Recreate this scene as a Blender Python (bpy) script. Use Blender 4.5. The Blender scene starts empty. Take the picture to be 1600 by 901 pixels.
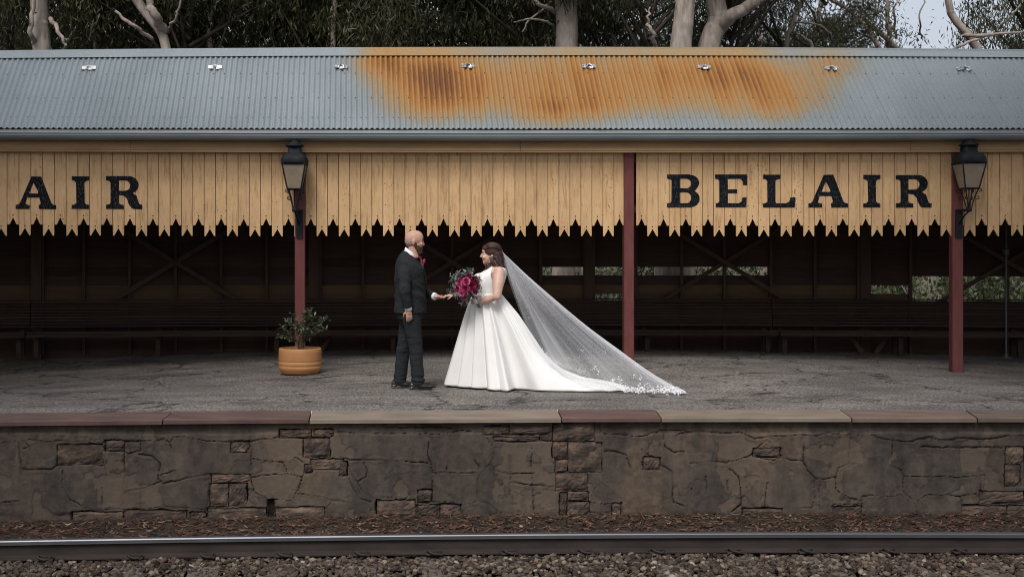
import bpy, bmesh, math, random
import numpy as np
from mathutils import Vector, Matrix
random.seed(7); rng = np.random.default_rng(7)
C = bpy.context.scene
COL = C.collection
R = math.radians

# ------------------------------------------------------------------ camera, sky, sun, exposure
F = 1800.0; PU, PV, H = 640.0, 405.0, 1.49        # focal length in photo pixels, optical axis, eye height over the platform
cam = bpy.data.cameras.new('camera'); camo = bpy.data.objects.new('camera', cam); COL.objects.link(camo)
camo.location = (0, 0, H); camo.rotation_euler = (R(90), 0, 0)
cam.sensor_width = 36; cam.lens = 36*F/1600
cam.shift_x = (800-PU)/1600; cam.shift_y = -(450.5-PV)/1600
cam.clip_end = 500; cam.clip_start = 0.1
C.camera = camo
w = bpy.data.worlds.new('World'); C.world = w; w.use_nodes = True
wn = w.node_tree.nodes; wl = w.node_tree.links
SUN_EL, SUN_AZ = 50.0, -20.0       # azimuth: degrees to the left of straight behind the camera
sky = wn.new('ShaderNodeTexSky'); sky.sky_type = 'NISHITA'; sky.sun_disc = False
sky.sun_elevation = R(SUN_EL); sky.sun_rotation = R(180-SUN_AZ)
sky.dust_density = 6.0; sky.air_density = 1.0; sky.ozone_density = 1.0
bg = wn['Background']; bg.inputs['Strength'].default_value = 0.10
ov = wn.new('ShaderNodeMix'); ov.data_type = 'RGBA'; ov.inputs[0].default_value = .6      # thin overcast over the blue
ov.inputs[7].default_value = (8.6, 9.1, 10.1, 1); wl.new(sky.outputs[0], ov.inputs[6]); wl.new(ov.outputs[2], bg.inputs['Color'])
sd = bpy.data.lights.new('sun', 'SUN'); sd.energy = 2.6; sd.angle = R(20); sd.color = (1.0, .98, .95)
so = bpy.data.objects.new('sun', sd); COL.objects.link(so)
so.rotation_euler = (R(90-SUN_EL), 0, R(SUN_AZ))
C.view_settings.view_transform = 'Standard'; C.view_settings.look = 'None'
C.cycles.pixel_filter_type = 'BLACKMAN_HARRIS'; C.cycles.filter_width = 1.05
C.view_settings.exposure = 0.0; C.view_settings.gamma = 1.0

# ------------------------------------------------------------------ helpers
def P(u, v, D):                     # the place a photo pixel shows at distance D
    return np.array([(u-PU)*D/F, D, H-(v-PV)*D/F])

def tag(o, label=None, cat=None, group=None, kind=None):
    if label: o['label'] = label
    if cat: o['category'] = cat
    if group: o['group'] = group
    if kind: o['kind'] = kind
    return o

def empty(name, loc, label=None, cat=None, group=None, kind=None):
    o = bpy.data.objects.new(name, None); COL.objects.link(o); o.location = loc
    o.empty_display_size = .1
    return tag(o, label, cat, group, kind)

def wloc(o):
    v = Vector((0, 0, 0))
    while o is not None: v += o.location; o = o.parent
    return v

def link(name, me, parent=None, mat=None, loc=None):
    o = bpy.data.objects.new(name, me); COL.objects.link(o)
    if mat is not None and len(me.materials) == 0: me.materials.append(mat)
    if parent is not None: o.parent = parent
    if loc is not None: o.location = loc
    return o

def mesh(name, V, Fc, mat=None, parent=None, smooth=False, attrs=None):
    """vertices in world coordinates"""
    V = np.asarray(V, dtype=np.float64)
    off = np.array(wloc(parent)) if parent is not None else np.zeros(3)
    me = bpy.data.meshes.new(name)
    if isinstance(Fc, np.ndarray):
        n, k = Fc.shape
        me.vertices.add(len(V)); me.vertices.foreach_set('co', (V-off).astype(np.float32).ravel())
        me.loops.add(n*k); me.loops.foreach_set('vertex_index', Fc.astype(np.int32).ravel())
        me.polygons.add(n); me.polygons.foreach_set('loop_start', np.arange(0, n*k, k, dtype=np.int32))
        me.update(calc_edges=True)
    else:
        me.from_pydata((V-off).tolist(), [], Fc)
    if smooth: me.polygons.foreach_set('use_smooth', np.ones(len(me.polygons), dtype=bool))
    if attrs:
        for k_, a in attrs.items():
            at = me.attributes.new(k_, 'FLOAT', 'POINT'); at.data.foreach_set('value', np.asarray(a, dtype=np.float32))
    me.update()
    return link(name, me, parent, mat)

class MB:
    def __init__(s): s.V = []; s.F = []; s.A = []
    def add(s, V, Fc, a=0.5):
        b = len(s.V); s.V += [tuple(p) for p in V]; s.F += [tuple(i+b for i in f) for f in Fc]; s.A += [a]*len(V)
    def box(s, lo, hi, a=.5):
        x0, y0, z0 = lo; x1, y1, z1 = hi
        s.add([(x0,y0,z0),(x1,y0,z0),(x1,y1,z0),(x0,y1,z0),(x0,y0,z1),(x1,y0,z1),(x1,y1,z1),(x0,y1,z1)],
              [(0,3,2,1),(4,5,6,7),(0,1,5,4),(1,2,6,5),(2,3,7,6),(3,0,4,7)], a)
    def tube(s, pts, rad, n=8, cap=True, a=.5):
        pts = [Vector(p) for p in pts]; m = len(pts)
        if not hasattr(rad, '__len__'): rad = [rad]*m
        V = []; up = Vector((0.13, 0.07, 1))
        for i, p in enumerate(pts):
            t = (pts[min(i+1, m-1)]-pts[max(i-1, 0)]).normalized()
            if abs(t.dot(up.normalized())) > .97: up = Vector((1, .1, 0.05))
            x = t.cross(up).normalized(); y = x.cross(t).normalized(); up = y
            for k in range(n):
                an = 2*math.pi*k/n
                V.append(p + (x*math.cos(an) + y*math.sin(an))*rad[i])
        Fc = [(i*n+k, i*n+(k+1) % n, (i+1)*n+(k+1) % n, (i+1)*n+k) for i in range(m-1) for k in range(n)]
        if cap: Fc += [tuple(range(n))[::-1], tuple((m-1)*n+k for k in range(n))]
        s.add(V, Fc, a)
    def lathe(s, c, prof, n=24, a=.5, sq=None):
        """prof: (r, z); sq rounds a square when > 2"""
        V = []
        for r, z in prof:
            for k in range(n):
                an = 2*math.pi*(k+.5)/n; cx, sy = math.cos(an), math.sin(an)
                if sq:
                    q = (abs(cx)**sq + abs(sy)**sq)**(-1/sq); cx *= q; sy *= q
                V.append((c[0]+r*cx, c[1]+r*sy, c[2]+z))
        m = len(prof)
        Fc = [(i*n+k, i*n+(k+1) % n, (i+1)*n+(k+1) % n, (i+1)*n+k) for i in range(m-1) for k in range(n)]
        Fc += [tuple(range(n))[::-1], tuple((m-1)*n+k for k in range(n))]
        s.add(V, Fc, a)
    def ell(s, c, r, n=12, rot=None, a=.5):
        V = []; m = n//2+1
        for i in range(m+1):
            ph = math.pi*i/m
            for k in range(n):
                th = 2*math.pi*k/n
                q = Vector((r[0]*math.sin(ph)*math.cos(th), r[1]*math.sin(ph)*math.sin(th), r[2]*math.cos(ph)))
                if rot is not None: q = rot @ q
                V.append(Vector(c)+q)
        Fc = [(i*n+k, (i+1)*n+k, (i+1)*n+(k+1) % n, i*n+(k+1) % n) for i in range(m) for k in range(n)]
        s.add(V, Fc, a)
    def loft(s, rings, n=24, a=.5):
        """rings: (cx, cy, cz, rx, ry, tilt about y) stacked; superellipse-ish cross sections"""
        V = []
        for cx, cy, cz, rx, ry, ti in rings:
            for k in range(n):
                th = 2*math.pi*k/n; x = rx*math.cos(th); y = ry*math.sin(th)
                V.append((cx+x*math.cos(ti), cy+y, cz+x*math.sin(ti)))
        m = len(rings)
        Fc = [(i*n+k, i*n+(k+1) % n, (i+1)*n+(k+1) % n, (i+1)*n+k) for i in range(m-1) for k in range(n)]
        Fc += [tuple(range(n))[::-1], tuple((m-1)*n+k for k in range(n))]
        s.add(V, Fc, a)
    def build(s, name, mat, parent=None, smooth=False):
        return mesh(name, s.V, s.F, mat, parent, smooth, {'rnd': s.A})

def remeshed(name, mb, mat, parent, voxel=.006, smooth=6, fac=.5, disp=None, extra=None):
    """the shapes of mb grown together into one continuous skin"""
    o = mb.build(name, None, None); o.data.materials.clear()
    bm = bmesh.new(); bm.from_mesh(o.data); bmesh.ops.recalc_face_normals(bm, faces=bm.faces)
    bm.to_mesh(o.data); bm.free()
    r = o.modifiers.new('r', 'REMESH'); r.mode = 'VOXEL'; r.voxel_size = voxel; r.use_smooth_shade = True
    m = o.modifiers.new('s', 'SMOOTH'); m.iterations = smooth; m.factor = fac
    dg = bpy.context.evaluated_depsgraph_get(); dg.update()
    me = bpy.data.meshes.new_from_object(o.evaluated_get(dg))
    old = o.data; bpy.data.objects.remove(o); bpy.data.meshes.remove(old)
    n = len(me.vertices); V = np.empty(n*3, dtype=np.float32); me.vertices.foreach_get('co', V); V = V.reshape(-1, 3).astype(float)
    if disp is not None:
        N = np.empty(n*3, dtype=np.float32); me.vertex_normals.foreach_get('vector', N); N = N.reshape(-1, 3)
        V = V + N*disp(V)[:, None]
    if extra is not None: V = extra(V)
    V -= np.array(wloc(parent)) if parent is not None else 0
    me.vertices.foreach_set('co', V.astype(np.float32).ravel())
    me.polygons.foreach_set('use_smooth', np.ones(len(me.polygons), dtype=bool))
    me.materials.clear(); me.materials.append(mat); me.name = name; me.update()
    return link(name, me, parent)

def vnoise(x, y, seed=0, oct=4, f=1.0):
    """value noise on arrays"""
    out = 0; amp = 1; tot = 0
    for o in range(oct):
        g = np.random.default_rng(seed+o).random((64, 64))
        xs = (x*f) % 64; ys = (y*f) % 64
        xi = np.floor(xs).astype(int); yi = np.floor(ys).astype(int); fx = xs-xi; fy = ys-yi
        fx = fx*fx*(3-2*fx); fy = fy*fy*(3-2*fy); x1 = (xi+1) % 64; y1 = (yi+1) % 64; xi %= 64; yi %= 64
        v = (g[xi, yi]*(1-fx)+g[x1, yi]*fx)*(1-fy)+(g[xi, y1]*(1-fx)+g[x1, y1]*fx)*fy
        out = out+amp*(v-.5)*2; tot += amp; amp *= .5; f *= 2.03
    return out/tot

# ------------------------------------------------------------------ materials
def nt(name):
    m = bpy.data.materials.new(name); m.use_nodes = True
    t = m.node_tree; b = t.nodes['Principled BSDF']; return m, t, b
def N(t, ty, **k):
    n = t.nodes.new(ty)
    for a, v in k.items(): setattr(n, a, v)
    return n
def ramp(t, stops):
    n = t.nodes.new('ShaderNodeValToRGB'); cr = n.color_ramp
    while len(cr.elements) < len(stops): cr.elements.new(.5)
    for e, (p, c) in zip(cr.elements, stops): e.position = p; e.color = (*c, 1)
    return n
def noise(t, scale, detail=6, vec=None, sc=None, rough=.6):
    n = N(t, 'ShaderNodeTexNoise'); n.inputs['Scale'].default_value = scale; n.inputs['Detail'].default_value = detail
    n.inputs['Roughness'].default_value = rough
    if vec is not None:
        if sc is not None:
            mp = N(t, 'ShaderNodeMapping'); mp.inputs['Scale'].default_value = sc; t.links.new(vec, mp.inputs['Vector']); vec = mp.outputs[0]
        t.links.new(vec, n.inputs['Vector'])
    return n
def coords(t, kind='Object'):
    return N(t, 'ShaderNodeTexCoord').outputs[kind]
def bump(t, b, src, strength=.3, dist=.01):
    n = N(t, 'ShaderNodeBump'); n.inputs['Strength'].default_value = strength; n.inputs['Distance'].default_value = dist
    t.links.new(src, n.inputs['Height']); t.links.new(n.outputs[0], b.inputs['Normal']); return n
def mixc(t, fac, a, b_, mode='MIX'):
    n = N(t, 'ShaderNodeMix', data_type='RGBA', blend_type=mode)
    for i, x in ((0, fac), (6, a), (7, b_)):
        if isinstance(x, (int, float)): n.inputs[i].default_value = x
        elif isinstance(x, tuple): n.inputs[i].default_value = (*x, 1)
        else: t.links.new(x, n.inputs[i])
    return n.outputs[2]
def math_(t, op, a, b_=None, clamp=False):
    n = N(t, 'ShaderNodeMath', operation=op); n.use_clamp = clamp
    for i, x in ((0, a), (1, b_)):
        if x is None: continue
        if isinstance(x, (int, float)): n.inputs[i].default_value = x
        else: t.links.new(x, n.inputs[i])
    return n.outputs[0]
def attr(t, name):
    n = N(t, 'ShaderNodeAttribute'); n.attribute_name = name; return n.outputs['Fac']

def simple(name, stops, scale=8, rough=.8, bs=.2, bd=.005, sc=None, metal=0, objrand=0, spec=.3, detail=6, bscale=None):
    m, t, b = nt(name); co = coords(t)
    if objrand:
        oi = N(t, 'ShaderNodeObjectInfo'); va = N(t, 'ShaderNodeVectorMath', operation='ADD')
        mu = math_(t, 'MULTIPLY', oi.outputs['Random'], 37.0)
        t.links.new(co, va.inputs[0]); t.links.new(mu, va.inputs[1]); co = va.outputs[0]
    n = noise(t, scale, detail, co, sc); r = ramp(t, stops); t.links.new(n.outputs['Fac'], r.inputs['Fac'])
    col = r.outputs[0]
    if objrand:
        br = math_(t, 'ADD', math_(t, 'MULTIPLY', oi.outputs['Random'], objrand), 1-objrand/2)
        hs = N(t, 'ShaderNodeHueSaturation'); t.links.new(br, hs.inputs['Value']); t.links.new(col, hs.inputs['Color']); col = hs.outputs[0]
    t.links.new(col, b.inputs['Base Color'])
    b.inputs['Roughness'].default_value = rough; b.inputs['Metallic'].default_value = metal
    b.inputs['Specular IOR Level'].default_value = spec
    if bs:
        n2 = noise(t, bscale or scale*4, 5, co, sc); bump(t, b, n2.outputs['Fac'], bs, bd)
    return m

def from_rnd(name, stops, rough=.7, spec=.3, trans=0, bs=0, scale=30):
    m, t, b = nt(name); r = ramp(t, stops); t.links.new(attr(t, 'rnd'), r.inputs['Fac'])
    n = noise(t, scale, 4, coords(t)); c = mixc(t, .35, r.outputs[0], n.outputs['Color'], 'OVERLAY')
    hs = N(t, 'ShaderNodeHueSaturation'); hs.inputs['Saturation'].default_value = .95; t.links.new(c, hs.inputs['Color'])
    t.links.new(hs.outputs[0], b.inputs['Base Color'])
    b.inputs['Roughness'].default_value = rough; b.inputs['Specular IOR Level'].default_value = spec
    if bs: bump(t, b, n.outputs['Fac'], bs, .003)
    return m

def m_asphalt():
    m, t, b = nt('asphalt'); co = coords(t)
    n1 = noise(t, 1.1, 5, co, (1, 1.8, 1)); n2 = noise(t, 42, 4, co, rough=.85); n3 = noise(t, 9, 5, co)
    r1 = ramp(t, [(.3, (.11, .101, .094)), (.7, (.19, .176, .165))]); t.links.new(n1.outputs['Fac'], r1.inputs['Fac'])
    r2 = ramp(t, [(.38, (.08, .08, .08)), (.5, (.8, .79, .77)), (.62, (2.5, 2.4, 2.3))]); t.links.new(n2.outputs['Fac'], r2.inputs['Fac'])
    c = mixc(t, .85, r1.outputs[0], r2.outputs[0], 'MULTIPLY')
    n5 = noise(t, .7, 6, co, (.9, 1.5, 1), .7); r5 = ramp(t, [(.36, (.66, .64, .62)), (.5, (1, .99, .98)), (.64, (1.15, 1.13, 1.1))]); t.links.new(n5.outputs['Fac'], r5.inputs['Fac'])
    c = mixc(t, .9, c, r5.outputs[0], 'MULTIPLY')
    # cracks: warped cell borders
    ns = N(t, 'ShaderNodeTexNoise'); ns.inputs['Scale'].default_value = 2.2; ns.inputs['Detail'].default_value = 6; t.links.new(co, ns.inputs['Vector'])
    va = N(t, 'ShaderNodeVectorMath', operation='MULTIPLY_ADD'); t.links.new(ns.outputs['Color'], va.inputs[0]); va.inputs[1].default_value = (.9, .9, 0); t.links.new(co, va.inputs[2])
    vo = N(t, 'ShaderNodeTexVoronoi', feature='DISTANCE_TO_EDGE'); vo.inputs['Scale'].default_value = .55; t.links.new(va.outputs[0], vo.inputs['Vector'])
    cr = ramp(t, [(0.0, (1, 1, 1)), (.010, (.85, .85, .85)), (.022, (0, 0, 0))]); t.links.new(vo.outputs['Distance'], cr.inputs['Fac'])
    ms = ramp(t, [(.42, (0, 0, 0)), (.55, (1, 1, 1))]); t.links.new(n3.outputs['Fac'], ms.inputs['Fac'])
    k = math_(t, 'MULTIPLY', cr.outputs[0], ms.outputs[0])
    c2 = mixc(t, k, c, (.02, .018, .016)); t.links.new(c2, b.inputs['Base Color'])
    b.inputs['Roughness'].default_value = .85; b.inputs['Specular IOR Level'].default_value = .25
    h = math_(t, 'SUBTRACT', n2.outputs['Fac'], math_(t, 'MULTIPLY', k, 2.0)); bump(t, b, h, .7, .006)
    return m

def m_render_coat():
    m, t, b = nt('render_coat'); co = coords(t)
    n1 = noise(t, 1.3, 6, co, (1, 1, .55)); n2 = noise(t, 14, 8, co); n3 = noise(t, 120, 2, co); n4 = noise(t, 2.5, 4, co, (2.2, 1, .35))
    r = ramp(t, [(.28, (.044, .039, .036)), (.42, (.070, .060, .054)), (.55, (.092, .076, .065)), (.66, (.122, .092, .067)), (.8, (.105, .088, .077))])
    t.links.new(n1.outputs['Fac'], r.inputs['Fac'])
    r2 = ramp(t, [(.3, (.62, .60, .59)), (.6, (1.12, 1.10, 1.07))]); t.links.new(n2.outputs['Fac'], r2.inputs['Fac'])
    c = mixc(t, .8, r.outputs[0], r2.outputs[0], 'MULTIPLY')
    r4 = ramp(t, [(.35, (.62, .62, .65)), (.6, (1.1, 1.05, 1.0))]); t.links.new(n4.outputs['Fac'], r4.inputs['Fac'])
    c = mixc(t, .7, c, r4.outputs[0], 'MULTIPLY')
    c = mixc(t, math_(t, 'MULTIPLY', attr(t, 'flake'), .5), c, (.125, .096, .072))
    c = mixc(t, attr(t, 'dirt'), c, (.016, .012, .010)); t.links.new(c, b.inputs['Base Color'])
    b.inputs['Roughness'].default_value = .92; b.inputs['Specular IOR Level'].default_value = .15
    h = math_(t, 'ADD', math_(t, 'MULTIPLY', n2.outputs['Fac'], 1.0), math_(t, 'MULTIPLY', n3.outputs['Fac'], .25)); bump(t, b, h, .45, .012)
    return m

def m_roof():
    m, t, b = nt('galvanised_iron'); co = coords(t)
    ru = attr(t, 'rust'); n = noise(t, 5, 7, co, (3, 1, .6)); n2 = noise(t, 60, 3, co); n3 = noise(t, .5, 3, co, (1.5, 1, .6))
    g = ramp(t, [(.3, (.215, .248, .263)), (.7, (.275, .312, .328))]); t.links.new(n3.outputs['Fac'], g.inputs['Fac'])
    k = math_(t, 'ADD', ru, math_(t, 'MULTIPLY', math_(t, 'SUBTRACT', n.outputs['Fac'], .5), .26), True)
    k = math_(t, 'ADD', k, math_(t, 'MULTIPLY', math_(t, 'SUBTRACT', n2.outputs['Fac'], .5), .12), True)
    k = math_(t, 'MULTIPLY', k, math_(t, 'GREATER_THAN', ru, .02))
    r = ramp(t, [(.08, (.21, .225, .215)), (.28, (.275, .215, .135)), (.48, (.34, .20, .075)), (.70, (.35, .150, .028)), (.95, (.15, .056, .014))])
    t.links.new(k, r.inputs['Fac'])
    fk = ramp(t, [(.0, (0, 0, 0)), (.30, (1, 1, 1))]); t.links.new(k, fk.inputs['Fac'])
    c = mixc(t, fk.outputs[0], g.outputs[0], r.outputs[0])
    sp = ramp(t, [(.35, (.82, .82, .82)), (.6, (1.08, 1.08, 1.08))]); t.links.new(n2.outputs['Fac'], sp.inputs['Fac'])
    c = mixc(t, .9, c, sp.outputs[0], 'MULTIPLY'); t.links.new(c, b.inputs['Base Color'])
    b.inputs['Metallic'].default_value = .25; b.inputs['Roughness'].default_value = .55
    bump(t, b, n2.outputs['Fac'], .12, .004)
    return m

def m_valance():
    m, t, b = nt('ochre_painted_board'); co = coords(t); oi = N(t, 'ShaderNodeObjectInfo')
    va = N(t, 'ShaderNodeVectorMath', operation='ADD'); mu = math_(t, 'MULTIPLY', oi.outputs['Random'], 53.0)
    t.links.new(co, va.inputs[0]); t.links.new(mu, va.inputs[1]); co = va.outputs[0]
    n1 = noise(t, 3, 5, co, (1, 1, .5)); n2 = noise(t, 26, 5, co, (3.5, 1, .35)); n3 = noise(t, 34, 3, co, (1.2, 1, .7))
    r = ramp(t, [(.3, (.54, .345, .175)), (.7, (.66, .435, .235))]); t.links.new(n1.outputs['Fac'], r.inputs['Fac'])
    g = ramp(t, [(.34, (.62, .54, .46)), (.5, (1, 1, 1))]); t.links.new(n2.outputs['Fac'], g.inputs['Fac'])
    c = mixc(t, .38, r.outputs[0], g.outputs[0], 'MULTIPLY')
    # flaked spots, on some boards more than on others
    th = math_(t, 'SUBTRACT', .715, math_(t, 'MULTIPLY', math_(t, 'POWER', oi.outputs['Random'], 3.0), .11))
    fl = math_(t, 'MULTIPLY', math_(t, 'SUBTRACT', n3.outputs['Fac'], th), 25.0, True)
    c = mixc(t, fl, c, (.09, .045, .02))
    n6 = noise(t, 9, 5, co, (2.5, 1, .22), .7); r6 = ramp(t, [(.36, (.66, .56, .46)), (.47, (1, 1, 1))]); t.links.new(n6.outputs['Fac'], r6.inputs['Fac'])
    c = mixc(t, .75, c, r6.outputs[0], 'MULTIPLY')
    hs = N(t, 'ShaderNodeHueSaturation'); t.links.new(math_(t, 'ADD', math_(t, 'MULTIPLY', oi.outputs['Random'], .15), .91), hs.inputs['Value']); t.links.new(c, hs.inputs['Color'])
    c = mixc(t, attr(t, 'edge'), hs.outputs[0], (.12, .06, .025))
    t.links.new(c, b.inputs['Base Color']); b.inputs['Roughness'].default_value = .62; b.inputs['Specular IOR Level'].default_value = .3
    bump(t, b, n2.outputs['Fac'], .25, .003)
    return m

def m_letter():
    m, t, b = nt('worn_black_letter_paint'); co = coords(t)
    n = noise(t, 42, 4, co, (2.2, 1, .6)); r = ramp(t, [(.56, (.006, .008, .012)), (.64, (.085, .075, .065))]); t.links.new(n.outputs['Fac'], r.inputs['Fac'])
    t.links.new(r.outputs[0], b.inputs['Base Color']); b.inputs['Roughness'].default_value = .8; b.inputs['Specular IOR Level'].default_value = .08; return m

def m_bark():
    m, t, b = nt('gum_bark'); co = coords(t)
    n = noise(t, 2.0, 6, co, (1.6, 1.6, .45)); n2 = noise(t, 10, 6, co, (1.5, 1.5, .3))
    r = ramp(t, [(.3, (.115, .090, .075)), (.47, (.26, .215, .185)), (.56, (.36, .31, .27)), (.7, (.22, .19, .165))]); t.links.new(n.outputs['Fac'], r.inputs['Fac'])
    r2 = ramp(t, [(.3, (.55, .5, .47)), (.55, (1, 1, 1))]); t.links.new(n2.outputs['Fac'], r2.inputs['Fac'])
    t.links.new(mixc(t, .7, r.outputs[0], r2.outputs[0], 'MULTIPLY'), b.inputs['Base Color']); b.inputs['Roughness'].default_value = .85
    bump(t, b, n2.outputs['Fac'], .5, .03); return m

def m_leaf(name, stops, tr=.25):
    m, t, b = nt(name); r = ramp(t, stops); t.links.new(attr(t, 'rnd'), r.inputs['Fac'])
    t.links.new(r.outputs[0], b.inputs['Base Color']); b.inputs['Roughness'].default_value = .5; b.inputs['Specular IOR Level'].default_value = .35
    tb = N(t, 'ShaderNodeBsdfTranslucent'); t.links.new(r.outputs[0], tb.inputs['Color'])
    mx = N(t, 'ShaderNodeMixShader'); mx.inputs[0].default_value = tr
    t.links.new(b.outputs[0], mx.inputs[1]); t.links.new(tb.outputs[0], mx.inputs[2]); t.links.new(mx.outputs[0], t.nodes['Material Output'].inputs[0]); return m

def m_veil():
    m, t, b = nt('tulle'); b.inputs['Base Color'].default_value = (.92, .93, .96, 1); b.inputs['Roughness'].default_value = .9
    tb = N(t, 'ShaderNodeBsdfTranslucent'); tb.inputs['Color'].default_value = (.86, .87, .9, 1)
    m1 = N(t, 'ShaderNodeMixShader'); m1.inputs[0].default_value = .35; t.links.new(b.outputs[0], m1.inputs[1]); t.links.new(tb.outputs[0], m1.inputs[2])
    tp = N(t, 'ShaderNodeBsdfTransparent'); lw = N(t, 'ShaderNodeLayerWeight'); lw.inputs['Blend'].default_value = .35
    a = math_(t, 'ADD', attr(t, 'dens'), math_(t, 'MULTIPLY', lw.outputs['Facing'], .35), True)
    mx = N(t, 'ShaderNodeMixShader'); t.links.new(a, mx.inputs[0]); t.links.new(tp.outputs[0], mx.inputs[1]); t.links.new(m1.outputs[0], mx.inputs[2])
    t.links.new(mx.outputs[0], t.nodes['Material Output'].inputs[0]); return m

def m_lantern_glass():
    m, t, b = nt('frosted_lamp_glass'); n = noise(t, 5, 4, coords(t)); r = ramp(t, [(.3, (.40, .33, .24)), (.7, (.58, .50, .40))]); t.links.new(n.outputs['Fac'], r.inputs['Fac'])
    t.links.new(r.outputs[0], b.inputs['Base Color']); b.inputs['Roughness'].default_value = .25
    tb = N(t, 'ShaderNodeBsdfTranslucent'); tb.inputs['Color'].default_value = (.6, .52, .42, 1)
    tp = N(t, 'ShaderNodeBsdfTransparent'); tp.inputs['Color'].default_value = (.8, .74, .66, 1)
    m1 = N(t, 'ShaderNodeMixShader'); m1.inputs[0].default_value = .4; t.links.new(b.outputs[0], m1.inputs[1]); t.links.new(tb.outputs[0], m1.inputs[2])
    m2 = N(t, 'ShaderNodeMixShader'); m2.inputs[0].default_value = .3; t.links.new(m1.outputs[0], m2.inputs[1]); t.links.new(tp.outputs[0], m2.inputs[2])
    t.links.new(m2.outputs[0], t.nodes['Material Output'].inputs[0]); return m

def m_skin(name, col):
    m, t, b = nt(name); n = noise(t, 25, 4, coords(t)); c0 = tuple(x*.85 for x in col); c1 = tuple(min(1, x*1.1) for x in col)
    r = ramp(t, [(.3, c0), (.7, c1)]); t.links.new(n.outputs['Fac'], r.inputs['Fac']); t.links.new(r.outputs[0], b.inputs['Base Color'])
    b.inputs['Roughness'].default_value = .5; b.inputs['Subsurface Weight'].default_value = .12; b.inputs['Subsurface Radius'].default_value = (.01, .004, .002)
    b.inputs['Specular IOR Level'].default_value = .35; return m

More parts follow.
